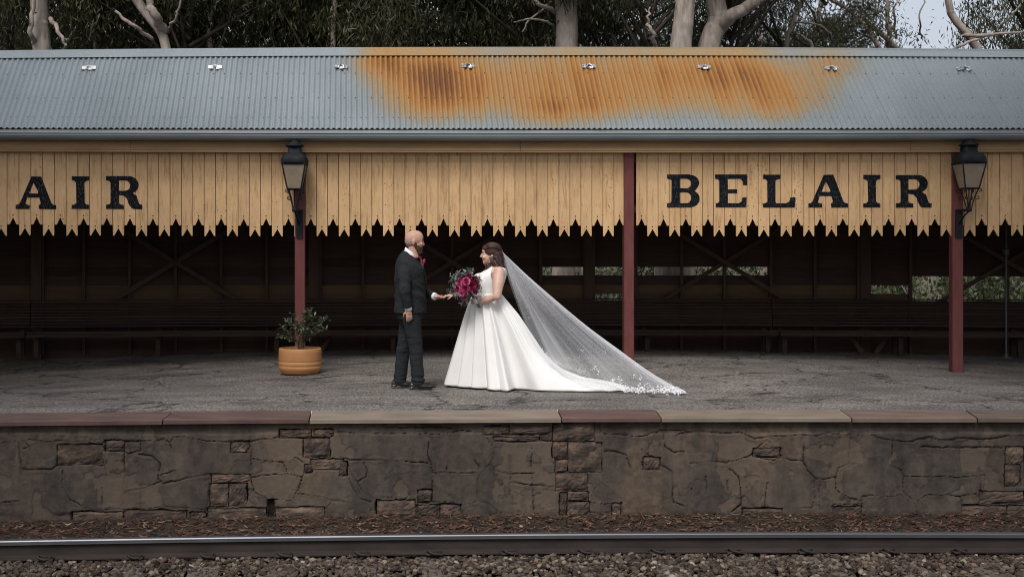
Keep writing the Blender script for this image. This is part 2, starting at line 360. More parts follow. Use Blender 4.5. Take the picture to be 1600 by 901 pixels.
M = dict(
 asphalt=m_asphalt(), coat=m_render_coat(), roof=m_roof(), valance=m_valance(), letter=m_letter(), bark=m_bark(), veil=m_veil(), glass=m_lantern_glass(),
 ochre=simple('ochre_fascia_paint', [(.3, (.33, .205, .105)), (.7, (.42, .27, .14))], 4, .6, .1, .003, (.4, 1, 2)),
 flash=simple('weathered_flashing', [(.3, (.16, .165, .165)), (.7, (.25, .255, .255))], 6, .55, .15, .003, (.3, 1, 3), .3),
 gutter=simple('grey_gutter_paint', [(.3, (.17, .195, .21)), (.7, (.22, .25, .265))], 3, .35, .03, .002, (.3, 1, 1), .4, spec=.5),
 post=simple('maroon_post_paint', [(.3, (.105, .030, .028)), (.7, (.15, .047, .042))], 6, .6, .15, .003, (2, 2, .6)),
 iron=simple('black_painted_iron', [(.3, (.008, .009, .011)), (.7, (.018, .020, .024))], 10, .65, .2, .003, spec=.15),
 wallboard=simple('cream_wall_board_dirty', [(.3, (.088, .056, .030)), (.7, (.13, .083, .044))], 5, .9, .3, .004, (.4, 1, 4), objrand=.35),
 wallbrown=simple('brown_wall_board_dirt_shade', [(.3, (.042, .025, .019)), (.7, (.064, .038, .028))], 5, .9, .3, .004, (.4, 1, 4), objrand=.35),
 stud=simple('wall_stud_paint', [(.3, (.052, .030, .022)), (.7, (.078, .046, .032))], 6, .75, .2, .004, (2, 2, .5), objrand=.2),
 soffit=simple('soffit_timber', [(.3, (.03, .02, .014)), (.7, (.05, .034, .022))], 6, .85, .2, .004),
 bench=simple('dark_bench_timber', [(.3, (.030, .019, .015)), (.7, (.055, .036, .028))], 6, .75, .3, .003, (.3, 1, 5), objrand=.4, spec=.15),
 stone=simple('sandstone_block', [(.3, (.022, .016, .013)), (.45, (.052, .039, .033)), (.56, (.090, .062, .047)), (.74, (.19, .13, .088))], 7, .9, .7, .02, (1, 1, 1.6), objrand=.5, detail=9, bscale=22),
 reef=simple('red_coping_stone', [(.3, (.075, .044, .037)), (.7, (.13, .080, .066))], 5, .8, .25, .004, (.5, 1, 1), objrand=.2),
 buff=simple('buff_coping_stone', [(.3, (.16, .127, .098)), (.7, (.25, .20, .155))], 5, .8, .25, .004, (.5, 1, 1), objrand=.15),
 brownstone=simple('brown_coping_stone', [(.3, (.10, .074, .058)), (.7, (.165, .123, .095))], 5, .8, .25, .004, (.5, 1, 1), objrand=.2),
 mortar=simple('dark_mortar', [(.3, (.018, .014, .011)), (.7, (.05, .037, .028))], 20, .95, .5, .01),
 railside=simple('rail_rust', [(.3, (.022, .017, .015)), (.7, (.045, .034, .030))], 12, .7, .2, .003, (.2, 1, 1)),
 railtop=simple('rail_polished', [(.3, (.30, .31, .33)), (.7, (.43, .44, .46))], 5, .36, .02, .001, (.05, 8, 1), 1.0),
 sleeper=simple('grey_sleeper', [(.3, (.07, .058, .050)), (.7, (.12, .10, .085))], 8, .85, .3, .005, objrand=.2),
 earth=simple('trackside_earth', [(.3, (.018, .013, .010)), (.7, (.045, .033, .025))], 6, .95, .5, .02),
 grassland=simple('bush_ground', [(.3, (.05, .05, .025)), (.7, (.13, .11, .06))], .8, .95, .5, .05),
 ballast=from_rnd('ballast_stone', [(0, (.022, .016, .013)), (.3, (.062, .045, .034)), (.6, (.115, .087, .064)), (.85, (.21, .165, .125)), (1, (.36, .31, .26))], .85, .2, bs=.3, scale=60),
 litter=from_rnd('bark_litter', [(0, (.018, .009, .006)), (.35, (.055, .027, .017)), (.65, (.10, .052, .030)), (.9, (.17, .105, .065)), (1, (.30, .22, .14))], .8, .2),
 gum=m_leaf('gum_leaves', [(0, (.018, .022, .009)), (.4, (.042, .048, .018)), (.75, (.078, .080, .032)), (.93, (.12, .11, .050)), (1, (.17, .09, .035))], .3),
 shrub=m_leaf('shrub_leaves', [(0, (.04, .055, .03)), (.6, (.10, .125, .06)), (1, (.20, .21, .12))], .3),
 potleaf=m_leaf('pot_plant_leaves', [(0, (.05, .075, .038)), (.6, (.12, .155, .085)), (1, (.24, .27, .17))], .25),
 bouqleaf=m_leaf('eucalyptus_sprigs', [(0, (.08, .105, .09)), (.6, (.17, .205, .18)), (1, (.30, .34, .31))], .2),
 darkbark=simple('dark_bark', [(.3, (.030, .024, .019)), (.7, (.07, .056, .045))], 6, .9, .3, .01),
 twig=simple('twig', [(.3, (.07, .04, .03)), (.7, (.14, .085, .06))], 20, .8, 0),
 terracotta=simple('terracotta_glaze', [(.3, (.40, .185, .072)), (.7, (.47, .225, .092))], 5, .5, .08, .003),
 soil=simple('soil', [(.3, (.02, .014, .01)), (.7, (.05, .035, .025))], 40, .95, .8, .01),
 suit=simple('charcoal_suit', [(.3, (.015, .0165, .018)), (.7, (.028, .030, .033))], 90, .9, .25, .002, spec=.1),
 lapel=simple('suit_lapel', [(.3, (.009, .010, .011)), (.7, (.015, .016, .018))], 90, .8, .2, .002, spec=.2),
 shirt=simple('white_cotton', [(.3, (.72, .73, .76)), (.7, (.80, .80, .82))], 30, .8, .1, .002),
 shoe=simple('black_leather', [(.3, (.008, .008, .009)), (.7, (.016, .016, .017))], 20, .22, .05, .002, spec=.6),
 skin_m=m_skin('skin_ruddy', (.52, .30, .225)), skin_f=m_skin('skin_fair', (.60, .385, .31)),
 beard=simple('brown_beard', [(.3, (.030, .016, .010)), (.7, (.085, .042, .022))], 90, .85, .6, .004, (1, 1, .4)),
 stubble=simple('close_cropped_hair', [(.3, (.30, .19, .155)), (.7, (.40, .26, .21))], 60, .8, .2, .001),
 lip=simple('lip', [(.3, (.36, .12, .10)), (.7, (.42, .15, .13))], 20, .5, 0),
 eye=simple('eye', [(.3, (.02, .015, .012)), (.7, (.04, .03, .02))], 20, .2, 0),
 hair=simple('brunette_hair', [(.25, (.014, .006, .005)), (.75, (.085, .034, .022))], 60, .5, .5, .006, (1, 1, .35), spec=.5),
 satin=simple('ivory_satin', [(.3, (.78, .77, .75)), (.7, (.84, .83, .81))], 3, .42, .04, .003, spec=.4),
 lace=simple('white_lace', [(.3, (.80, .80, .82)), (.7, (.88, .88, .9))], 30, .8, .2, .002),
 magenta=from_rnd('magenta_petals', [(0, (.11, .003, .018)), (.4, (.27, .007, .065)), (.75, (.46, .022, .15)), (1, (.68, .20, .32))], .5),
 ribbon=simple('maroon_tie', [(.3, (.10, .012, .022)), (.7, (.16, .02, .035))], 60, .6, .1, .002),
 pearl=simple('pearl', [(.3, (.75, .74, .72)), (.7, (.85, .84, .82))], 10, .2, 0),
 clip=simple('bare_metal_clip', [(.35, (.03, .03, .03)), (.5, (.3, .31, .32)), (.65, (.7, .7, .7))], 34, .4, 0, metal=.4),
 whiteclip=simple('white_clip', [(.3, (.6, .6, .6)), (.7, (.85, .85, .85))], 10, .5, 0),
 pipe=simple('galvanised_pipe', [(.3, (.07, .07, .072)), (.7, (.13, .13, .132))], 8, .5, .05, .002, metal=.3),
)

# ------------------------------------------------------------------ the curves everything follows
def dyS(X): return -.0089*(X-2.19)**2
def S(X, q, z):                     # shelter: X along, q metres behind the line of posts
    k = -.0178*(X-2.19); L = math.hypot(1, k)
    if z > 1.8: z -= .0024*(X-2.19)**2*((z-1.8)/2.92)**1.6      # the old roof line sags towards both ends
    return (X - k*q/L, 16.4+dyS(X)+q/L, z)
def Sa(X): return math.atan(-.0178*(X-2.19))
def Yc(X): return 10.86-.0048*(X-3.6)**2          # front edge of the platform coping
def Yr(X): return 9.69-.0056*(X-3.6)**2           # near face of the rail
def Cc(X, q, z): return (X, Yc(X)+q, z)
def Cr(X, q, z): return (X, Yr(X)+q, z)
def zp(X, Y):                       # the platform dips a little towards both ends
    a = np.clip((Y-11.5)/3.2, 0, 1)*(1-.55*np.clip((Y-16.6)/2.5, 0, 1))
    return -.10*((X-2.5)/5.6)**2*a

def sweep(name, prof, x0, x1, step, mat, parent=None, curve=S, closed=True, smooth=False, cap=True, jit=0):
    n = max(2, int(abs(x1-x0)/step)+1); xs = np.linspace(x0, x1, n); m = len(prof)
    V = []
    for i, x in enumerate(xs):
        j = (random.random()-.5)*jit
        V += [curve(x, q, z+j) for q, z in prof]
    k = m if closed else m-1
    Fc = [(i*m+a, i*m+(a+1) % m, (i+1)*m+(a+1) % m, (i+1)*m+a) for i in range(n-1) for a in range(k)]
    if closed and cap: Fc += [tuple(range(m))[::-1], tuple((n-1)*m+a for a in range(m))]
    return mesh(name, V, Fc, mat, parent, smooth)
def rect(q0, q1, z0, z1): return [(q0, z0), (q0, z1), (q1, z1), (q1, z0)]

# ------------------------------------------------------------------ ground and platform
def grid_xy(name, xs, ys, zf, mat, kind='structure'):
    Xg, Yg = np.meshgrid(xs, ys); Z = zf(Xg, Yg); V = np.stack([Xg.ravel(), Yg.ravel(), Z.ravel()], 1)
    nx = len(xs); i = np.arange(len(ys)-1)[:, None]*nx+np.arange(nx-1)[None]; i = i.ravel()
    o = mesh(name, V, np.stack([i, i+1, i+nx+1, i+nx], 1), mat, None, True); o['kind'] = kind; return o
grid_xy('trackbed', np.linspace(-60, 60, 60), np.linspace(-40, 10.98, 30), lambda X, Y: -1.06+0*X, M['earth'])
grid_xy('litter_verge', np.linspace(-7, 9, 160), np.linspace(9.2, 10.99, 24),
        lambda X, Y: -1.0+.075*np.clip((Y-9.7)/1.0, 0, 1)+.012*vnoise(X, Y, 5, 3, 3.0), M['earth'])
grid_xy('bush_ground', np.concatenate([np.linspace(-200, -30, 8), np.linspace(-28, 30, 60), np.linspace(32, 200, 8)]), np.concatenate([np.linspace(19.6, 45, 40), np.linspace(48, 400, 12)]),
        lambda X, Y: -.25+np.clip((Y-23)/30, 0, 1)*2.0+.12*vnoise(X, Y, 9, 3, .4), M['grassland'])
def platf(X, Y): return zp(X, Y)+.008*vnoise(X, Y, 21, 3, 1.1)*np.clip((Y-11.4)/.6, 0, 1)
n_s = 24
xs = np.linspace(-11, 14, 230); ts = np.linspace(0, 1, 90)
Xg, Tg = np.meshgrid(xs, ts); Y0 = 10.86-.0048*(Xg-3.6)**2+.60; Yg = Y0+(20.6-Y0)*Tg
V = np.stack([Xg.ravel(), Yg.ravel(), platf(Xg, Yg).ravel()-.004], 1)
i = (np.arange(len(ts)-1)[:, None]*len(xs)+np.arange(len(xs)-1)[None]).ravel()
po = mesh('platform_surface', V, np.stack([i, i+1, i+len(xs)+1, i+len(xs)], 1), M['asphalt'], None, True); po['kind'] = 'structure'

# ------------------------------------------------------------------ platform wall: coping slabs, cracked render, bared stones
pw = empty('platform_wall', (1, 11, -.95), 'cracked and patched rendered stone wall along the platform edge, topped with long flat coping slabs', 'wall')
def xat(u, curve_q=0.0, yf=Yc):
    X = 0.0
    for _ in range(6): X = (u-PU)*(yf(X)+curve_q)/F
    return X
joints = [(-330, -345), (-60, -66), (270, 254), (487, 483), (871, 877.5), (1023, 1033), (1312, 1331), (1508, 1527), (1790, 1812), (2000, 2020)]
cols = ['buff', 'reef', 'reef', 'buff', 'reef', 'buff', 'brownstone', 'brownstone', 'buff']
for k in range(len(joints)-1):
    (b0, f0), (b1, f1) = joints[k], joints[k+1]; V = []; n = 24; gp = .006
    xb0, xb1, xf0, xf1 = xat(b0, .6)+gp, xat(b1, .6)-gp, xat(f0)+gp, xat(f1)-gp
    dz = random.uniform(-.004, .003)
    for j in range(n+1):
        s = j/n; xb = xb0+(xb1-xb0)*s; xf = xf0+(xf1-xf0)*s; c = .006*(vnoise(np.array([xf*9]), np.array([k*3.3]), 4, 3)[0])
        V += [(xf, Yc(xf)+c, -.040+dz), (xf, Yc(xf)+c-.001, -.006+dz), (xf, Yc(xf)+.012+c, dz), (xb, Yc(xb)+.606, dz+.0), (xb, Yc(xb)+.606, -.04+dz)]
    Fc = [(j*5+a, j*5+(a+1) % 5, j*5+5+(a+1) % 5, j*5+5+a) for j in range(n) for a in range(5)]+[(4, 3, 2, 1, 0), tuple(n*5+a for a in range(5))]
    o = mesh('coping_slab', V, Fc, M[cols[k]], pw)
    o['label'] = {'buff': 'buff coping slab', 'reef': 'dull red coping slab', 'brownstone': 'brown coping slab'}[cols[k]]

cr = {
'L': [[(10,270),(60,258),(150,258),(200,265),(330,265),(400,270),(480,272),(520,255),(640,262),(720,262),(760,250),(780,270),(790,300)],
 [(790,265),(800,245),(850,240),(920,250),(960,262),(1050,262)],[(1050,262),(1140,262),(1160,285),(1165,330),(1160,400)],[(1150,275),(1210,255),(1260,255),(1290,245)],
 [(85,265),(95,310),(100,390),(130,398),(200,390),(240,395),(265,370),(262,335),(290,295),(330,283)],[(110,300),(135,285),(120,270)],
 [(480,275),(485,310),(575,315),(578,262)],[(578,262),(655,268),(650,310),(600,322),(575,318)],[(575,320),(575,470)],
 [(640,325),(700,335),(740,370),(730,430),(745,450),(640,490),(580,500)],[(745,420),(810,400)],[(745,460),(830,450),(880,430),(970,412)],
 [(970,460),(965,520),(960,570)],[(960,570),(1060,568),(1140,570),(1230,575)],[(1160,455),(1170,500),(1230,525),(1290,530)],
 [(1165,345),(1250,358),(1310,360),(1325,410),(1395,425),(1395,455),(1365,510),(1360,535),(1240,530)],[(1165,430),(1250,420),(1320,415)],
 [(1410,370),(1400,420),(1365,510)],[(1375,500),(1440,510),(1500,520),(1550,540),(1600,548)],[(1270,560),(1330,580),(1400,580),(1480,605),(1600,630)],
 [(1480,605),(1540,540)],[(330,640),(330,600),(380,585),(440,588),(520,575),(600,580),(700,572),(850,570),(950,578),(955,640)],[(570,580),(570,640)],
 [(470,480),(470,575)],[(0,545),(100,540)],[(290,400),(285,470),(330,540),(380,560)],[(650,450),(650,560)],[(850,570),(880,600),(870,640)],[(1360,335),(1400,360)]],
'M': [[(0,335),(40,350),(120,350),(250,352),(350,358),(410,360)],[(415,265),(410,330),(430,370),(435,410),(430,490),(430,545)],[(430,408),(520,410),(640,405)],
 [(35,355),(45,400),(85,455),(110,495),(150,525),(230,525),(310,530),(330,515)],[(20,370),(60,470),(90,530),(150,550)],[(85,455),(130,420),(135,390),(110,360)],
 [(430,545),(520,550),(570,560),(620,550),(640,540)],[(640,540),(640,440),(655,410),(700,370),(712,330),(712,290),(690,265)],
 [(625,355),(650,380),(650,400)],[(712,290),(740,290),(780,265)],[(705,380),(720,405),(790,418),(900,415)],[(790,330),(795,410),(790,470),(785,510),(740,520),(735,600)],
 [(640,540),(700,560),(735,590)],[(0,225),(100,225),(200,225),(330,230),(470,225),(600,215),(660,220)],[(660,235),(700,265)],[(790,460),(900,465),(990,470)],
 [(885,290),(890,410),(900,580)],[(565,560),(570,610)],[(150,540),(150,620)],[(350,560),(355,610)],[(120,200),(200,190),(300,205),(420,195),(520,205)],
 [(1205,190),(1215,225),(1270,235),(1350,240),(1420,235),(1500,215),(1600,215)],[(1230,310),(1270,310),(1330,330),(1345,390)],[(1400,300),(1430,330),(1450,335)],
 [(1420,320),(1400,370),(1430,400)],[(1450,335),(1500,380),(1545,410),(1550,470),(1550,545),(1600,560)],[(1505,225),(1510,290),(1560,320),(1600,310)],
 [(1155,545),(1230,550),(1260,550)],[(1155,370),(1150,450),(1155,540)],[(990,350),(1010,460),(1020,510),(1025,600)],[(495,370),(500,408)]],
'R': [[(0,235),(60,225),(120,215),(200,225),(290,230),(350,250),(420,240),(520,240),(640,235),(700,225),(760,235),(900,240),(960,255),(1080,265),(1170,245),(1250,260),(1300,250),(1400,255),(1520,240),(1600,240)],
 [(175,225),(175,300),(160,360)],[(60,365),(160,362),(230,365),(330,335),(345,325)],[(345,325),(370,290),(410,255),(430,270)],[(430,290),(470,295),(470,335),(440,350),(400,345),(350,335)],
 [(240,390),(280,430),(290,470),(298,560),(250,590)],[(298,570),(360,580),(400,575),(405,500),(410,460)],[(400,575),(450,580),(490,600)],
 [(585,270),(580,360),(600,400),(640,435),(680,440),(730,430),(740,390),(790,370),(800,240)],[(635,440),(635,520),(625,570),(560,575)],[(730,430),(735,490),(790,525),(855,545)],
 [(660,440),(655,560)],[(710,565),(730,553),(850,560),(855,520),(930,515),(1000,520),(1030,508)],[(800,372),(840,374)],
 [(995,255),(990,370),(1030,400),(1045,430),(1040,480),(1060,510),(1100,550),(1105,600)],[(1045,425),(1150,430),(1230,425),(1340,430),(1420,425)],
 [(1110,540),(1150,510),(1250,515),(1305,520),(1310,600)],[(1305,520),(1380,510),(1395,540),(1380,560),(1310,560)],[(1130,285),(1230,290),(1350,292),(1500,292)],
 [(1400,430),(1400,500)],[(500,345),(580,355)],[(60,480),(60,530)],[(230,450),(235,490)],[(125,430),(130,500)]]}
st = {  # zoomed rectangles of bared stones
'L': [(265,280,475,375),(490,262,575,312),(980,415,1160,458),(972,462,1055,565),(1062,462,1140,562),(335,592,565,645),(575,584,860,645),(880,590,950,645),(962,574,1230,645),(1275,568,1500,645),
      (1295,212,1440,248),(1455,212,1545,245),(1405,252,1528,340),(1070,267,1155,318),(1440,348,1590,400),(1235,532,1268,620),(1410,372,1445,410)],
'M': [(175,537,350,612),(362,557,465,612),(470,557,562,612),(366,492,428,547),(790,193,985,233),(930,235,986,262),(992,180,1180,262),(990,268,1058,345),(1062,268,1215,405),(1002,352,1058,408),(1004,412,1148,494),
      (1060,498,1152,540),(1022,503,1054,612),(1058,545,1160,612),(1265,550,1303,612),(715,245,925,263),(665,196,785,234),(1410,338,1485,398),(0,360,35,425)],
'R': [(350,297,470,337),(720,567,850,612),(1520,290,1600,370),(1516,375,1585,470),(1398,495,1600,552),(1312,562,1522,612),(1528,562,1640,612),(300,577,480,612),(1605,290,1700,400),(1605,405,1690,550)]}
segs = []
for reg, u0 in (('L', 0), ('M', 530), ('R', 1060)):
    for pl in cr[reg]:
        wd = random.uniform(.55, 1.25)
        for a, b in zip(pl[:-1], pl[1:]): segs.append((u0+a[0]/2.963, 600+a[1]/2.963, u0+b[0]/2.963, 600+b[1]/2.963, wd))
rects = []
for reg, u0 in (('L', 0), ('M', 530), ('R', 1060)):
    rects += [(u0+a/2.963, 600+b/2.963, u0+c/2.963, 600+d/2.963) for a, b, c, d in st[reg]]
step = .0085
xs = np.arange(-5.6, 7.8, step); zs = np.arange(-.99, -.036, step)
Xg, Zg = np.meshgrid(xs, zs); Yf = 10.86-.0048*(Xg-3.6)**2+.05
U = PU+Xg*F/Yf; Vv = PV+(H-Zg)*F/Yf
U2 = U+3.0*vnoise(Xg, Zg, 31, 4, 6.0)+.9*vnoise(Xg, Zg, 33, 2, 40.0); V2 = Vv+3.0*vnoise(Xg, Zg, 41, 4, 6.0)+.9*vnoise(Xg, Zg, 43, 2, 40.0)
crack = np.full(Xg.shape, 99.0)
for (a0, b0, a1, b1, wd) in segs:
    lo, hi = min(a0, a1)-9, max(a0, a1)+9; x_lo, x_hi = (lo-PU)*10.3/F-.35, (hi-PU)*10.9/F+.35
    if lo < PU: x_lo = (lo-PU)*10.95/F-.1
    if hi < PU: x_hi = (hi-PU)*10.3/F+.1
    i0, i1 = np.searchsorted(xs, x_lo), np.searchsorted(xs, x_hi)
    u = U2[:, i0:i1]; v = V2[:, i0:i1]; dx, dy = a1-a0, b1-b0; L2 = dx*dx+dy*dy+1e-9
    t = np.clip(((u-a0)*dx+(v-b0)*dy)/L2, 0, 1); d = np.hypot(u-a0-t*dx, v-b0-t*dy)/wd
    crack[:, i0:i1] = np.minimum(crack[:, i0:i1], d)
hole = np.full(Xg.shape, -99.0)
for (a, b, c, d) in rects:
    e = np.minimum(np.minimum(U2-(a-1.2), (c+1.2)-U2), np.minimum(V2-(b-1.0), (d+1.0)-V2)); hole = np.maximum(hole, e)
crack = crack/(1+.9*np.clip(vnoise(Xg, Zg, 48, 3, 9.0)*1.6, -.6, 1.4))
gr = (1-np.clip((crack-.12)/.68, 0, 1))*np.clip(.80+1.3*vnoise(Xg, Zg, 47, 3, 3.5), .25, 1)
hm = np.clip(hole/1.2, 0, 1)
relief = .007*vnoise(Xg, Zg, 51, 3, 1.3)+.003*vnoise(Xg, Zg, 52, 4, 8.0)+.0012*vnoise(Xg, Zg, 53, 2, 45)
plate = np.clip(1-np.abs(crack-3.2)/2.6, 0, 1)*.003                           # lips of the cracks curl a little
# uneven band just below the slabs and crumbled foot
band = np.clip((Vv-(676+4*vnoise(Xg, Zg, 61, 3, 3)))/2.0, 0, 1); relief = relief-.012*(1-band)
foot = np.clip((Vv-798)/8, 0, 1)*np.clip(vnoise(Xg, Zg, 66, 3, 5)+.3, 0, 1)
fl_n = vnoise(Xg+7, Zg+3, 81, 5, 2.6); flake = np.clip((fl_n-.12)/.025, 0, 1); fl2 = np.clip((vnoise(Xg+3, Zg+9, 83, 5, 4.2)-.22)/.03, 0, 1)
edge_ = np.clip(1-np.abs(fl_n-.125)/.018, 0, 1)*.6
depth = relief-.0055*flake-.004*fl2+plate-.021*gr-.05*hm-.02*foot
V = np.stack([Xg.ravel(), (Yf-depth).ravel(), Zg.ravel()], 1)
nx = len(xs); i = (np.arange(len(zs)-1)[:, None]*nx+np.arange(nx-1)[None]).ravel()
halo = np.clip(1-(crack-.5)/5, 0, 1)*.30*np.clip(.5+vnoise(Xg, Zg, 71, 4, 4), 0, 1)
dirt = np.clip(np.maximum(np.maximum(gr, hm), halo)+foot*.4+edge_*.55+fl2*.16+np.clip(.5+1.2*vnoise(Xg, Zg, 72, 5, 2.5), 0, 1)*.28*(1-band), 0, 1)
mesh('render_coat', V, np.stack([i, i+1, i+nx+1, i+nx], 1), M['coat'], pw, True, {'dirt': dirt.ravel(), 'flake': flake.ravel()})
sweep('wall_core', rect(.16, .58, -1.05, -.045), -9, 12, .5, M['mortar'], pw, Cc)

def stone(a, b, c, d, seed):
    nxs, nzs = 9, 6; D = 10.8; pts = {}
    V = []
    for j in range(nzs+1):
        for k in range(nxs+1):
            u = a+(c-a)*k/nxs; v = d+(b-d)*j/nzs
            ed = min(k, nxs-k, 2)*min(j, nzs-j, 2)/4
            jit = 1.0 if 0 < k < nxs else .55
            u += random.uniform(-1, 1)*jit; v += random.uniform(-1, 1)*.6
            X = (u-PU)*10.8/F
            for _ in range(3): X = (u-PU)*(Yc(X)+.05)/F
            Yq = Yc(X)+.05; z = H-(v-PV)*Yq/F
            V.append((X, Yq+.022-.016*min(1, ed*2)-random.uniform(0, .012), z))
    m = len(V); V += [(x, y+.08, z) for x, y, z in V]
    q = nxs+1
    Fc = [(j*q+k, j*q+k+1, (j+1)*q+k+1, (j+1)*q+k) for j in range(nzs) for k in range(nxs)]
    loop = [k for k in range(q)]+[j*q+nxs for j in range(1, nzs+1)]+[nzs*q+k for k in range(nxs-1, -1, -1)]+[j*q for j in range(nzs-1, 0, -1)]
    Fc += [(loop[(k+1) % len(loop)], loop[k], loop[k]+m, loop[(k+1) % len(loop)]+m) for k in range(len(loop))]
    mesh('stone', V, Fc, M['stone'], pw, False)
for k, rc in enumerate(rects):
    if k != 15: stone(*rc, k)

# ------------------------------------------------------------------ railway track
tr = empty('railway_track', (1, 9, -1), 'single railway track with polished rail running along below the platform wall', 'railway track')
headw, hh = .073, .155; zt = -.813
prof = [(0, zt-.036), (0, zt-.008), (.008, zt), (headw-.008, zt), (headw, zt-.008), (headw, zt-.036), (.046, zt-.050), (.044, zt-hh+.030), (.105, zt-hh+.012), (.105, zt-hh), (-.034, zt-hh), (-.034, zt-hh+.012), (.028, zt-hh+.030), (.027, zt-.050)]
def rail(dq, nm='rail'):
    o = sweep(nm, [(q+dq, z) for q, z in prof], -12, 14, .4, M['railside'], tr, Cr)
    o.data.materials.append(M['railtop']); m = len(prof)
    for p in o.data.polygons:
        vi = sorted(x % m for x in p.vertices)
        if set(vi) <= {1, 2, 3, 4, 0} and max(vi) <= 4: p.material_index = 1
    return o
r1 = rail(0); r2 = rail(-1.673)
su = [73, 213, 325, 445, 565, 678, 795, 912, 1025, 1145, 1257, 1385, 1497]
sx = [xat(u, 0, Yr) for u in su]; sx = [sx[0]-.62*k for k in range(9, 0, -1)]+sx+[sx[-1]+.62*k for k in range(1, 9)]
b = MB(); b.box((-.12, -2.15, -.13), (.12, .42, 0)); slp = b.build('sleeper', M['sleeper'], None); slm = slp.data; bpy.data.objects.remove(slp)
cb = MB(); cb.tube([(-.045, .02, .0), (-.05, -.03, .03), (-.03, -.075, .022), (.015, -.08, .008), (.045, -.05, .004), (.05, .01, .012)], [.009, .010, .010, .010, .009, .008], 6)
cb.box((-.07, -.06, -.008), (.07, .03, .004)); cp = cb.build('rail_clip', M['railside'], None, True); clm = cp.data; bpy.data.objects.remove(cp)
for x in sx:
    o = link('sleeper', slm, tr); y = Yr(x); o.location = Vector((x+random.uniform(-.01, .01), y, zt-hh-.016))-tr.location; o.rotation_euler = (0, 0, -.0112*(x-3.6)*-1*-1+random.uniform(-.02, .02))
    for rr, dq in ((r1, -.045), (r2, -1.718)):
        c = link('rail_clip', clm, rr); c.location = Vector((x, y+dq, zt-hh+.018))-tr.location

def stones_field(name, n, xr, yf, zf, size, mat, seed, kind='stuff'):
    g = np.random.default_rng(seed)
    bm = bmesh.new(); bmesh.ops.create_icosphere(bm, subdivisions=1, radius=1); base = np.array([v.co[:] for v in bm.verts]); fac = np.array([[v.index for v in f.verts] for f in bm.faces]); bm.free()
    X = g.uniform(*xr, n); Y = yf(X, g.random(n)); s = size*g.uniform(.55, 1.35, n)
    V = base[None]*(1+g.uniform(-.28, .28, (n, 12, 1)))
    V = V*np.stack([g.uniform(.7, 1.25, n), g.uniform(.6, 1.1, n), g.uniform(.45, .8, n)], 1)[:, None]
    th = g.uniform(0, 6.28, n); ph = g.uniform(-.7, .7, n)
    c, s_ = np.cos(th), np.sin(th); x = V[..., 0]*c[:, None]-V[..., 1]*s_[:, None]; y = V[..., 0]*s_[:, None]+V[..., 1]*c[:, None]; z = V[..., 2]
    c, s_ = np.cos(ph), np.sin(ph); x2 = x*c[:, None]+z*s_[:, None]; z2 = -x*s_[:, None]+z*c[:, None]
    V = np.stack([x2, y, z2], -1)*s[:, None, None]+np.stack([X, Y, zf(X, Y)+g.uniform(-.2, .9, n)*size], 1)[:, None]
    Fc = (fac[None]+(np.arange(n)*12)[:, None, None]).reshape(-1, 3)
    a = np.repeat(np.clip(g.beta(1.3, 2.2, n), 0, 1), 12)
    o = mesh(name, V.reshape(-1, 3), Fc, mat, None, False, {'rnd': a}); o['kind'] = kind; return o
Yrn = lambda X: 9.69-.0056*(X-3.6)**2
o = stones_field('ballast', 12500, (-5, 7.4), lambda X, r: Yrn(X)-.06-1.5*r**1.25, lambda X, Y: -.992+.022*vnoise(X, Y, 81, 3, 2.0)-.004, .0265, M['ballast'], 3)
tag(o, 'loose pale and brown ballast stones along the near side of the rail', 'gravel')
o = stones_field('loose_stones', 700, (-5, 7.4), lambda X, r: Yrn(X)+.12+.95*r, lambda X, Y: -1.0+.075*np.clip((Y-9.7)/1.0, 0, 1), .018, M['ballast'], 5)
tag(o, 'scattered stones lying among the bark litter behind the rail', 'gravel')
# bark and leaf litter
def litter(name, n, xr, yf, zf, seed, lab, Lr=(.03, .13), Wr=(.004, .016)):
    g = np.random.default_rng(seed); X = g.uniform(*xr, n); Y = yf(X, g.random(n)); Z = zf(X, Y)
    L = g.uniform(*Lr, n)*g.uniform(.5, 1, n); Wd = g.uniform(*Wr, n); th = g.normal(0, .7, n)+(g.random(n) < .3)*1.5; tilt = g.normal(0, .22, n); cv = g.uniform(0, .35, n)
    k = 5; V = np.zeros((n, k, 2, 3)); t = np.linspace(-.5, .5, k)
    for i in range(k):
        w_ = Wd*(1-(2*t[i])**4*.9)/1; bend = cv*L*(4*t[i]**2)
        for sd_ in (0, 1):
            lx = t[i]*L; ly = (sd_*2-1)*w_/2+bend*.6
            V[:, i, sd_, 0] = X+lx*np.cos(th)-ly*np.sin(th); V[:, i, sd_, 1] = Y+lx*np.sin(th)+ly*np.cos(th)
            V[:, i, sd_, 2] = Z+lx*tilt+bend*.5+(sd_*2-1)*w_*.3+.006
    idx = np.arange(n)[:, None]*(2*k)+np.arange(k-1)[None]*2; idx = idx.ravel()
    a = np.repeat(g.beta(1.5, 2.2, n), 2*k)
    o = mesh(name, V.reshape(-1, 3), np.stack([idx, idx+2, idx+3, idx+1], 1), M['litter'], None, False, {'rnd': a}); tag(o, lab, 'leaf litter', kind='stuff'); return o
litter('bark_litter', 9000, (-5, 7.4), lambda X, r: Yrn(X)+.10+1.08*r, lambda X, Y: -1.0+.075*np.clip((Y-9.7)/1.0, 0, 1)+.025*np.random.default_rng(1).random(len(X)), 11, 'brown strips of bark and dead leaves heaped at the foot of the platform wall')
litter('dead_leaves', 1800, (-5, 7.4), lambda X, r: Yrn(X)-.05-.7*r**1.6, lambda X, Y: -1.0+.03*np.random.default_rng(2).random(len(X)), 12, 'thin dry twigs and leaves strewn over the ballast', (.03, .16), (.003, .009))
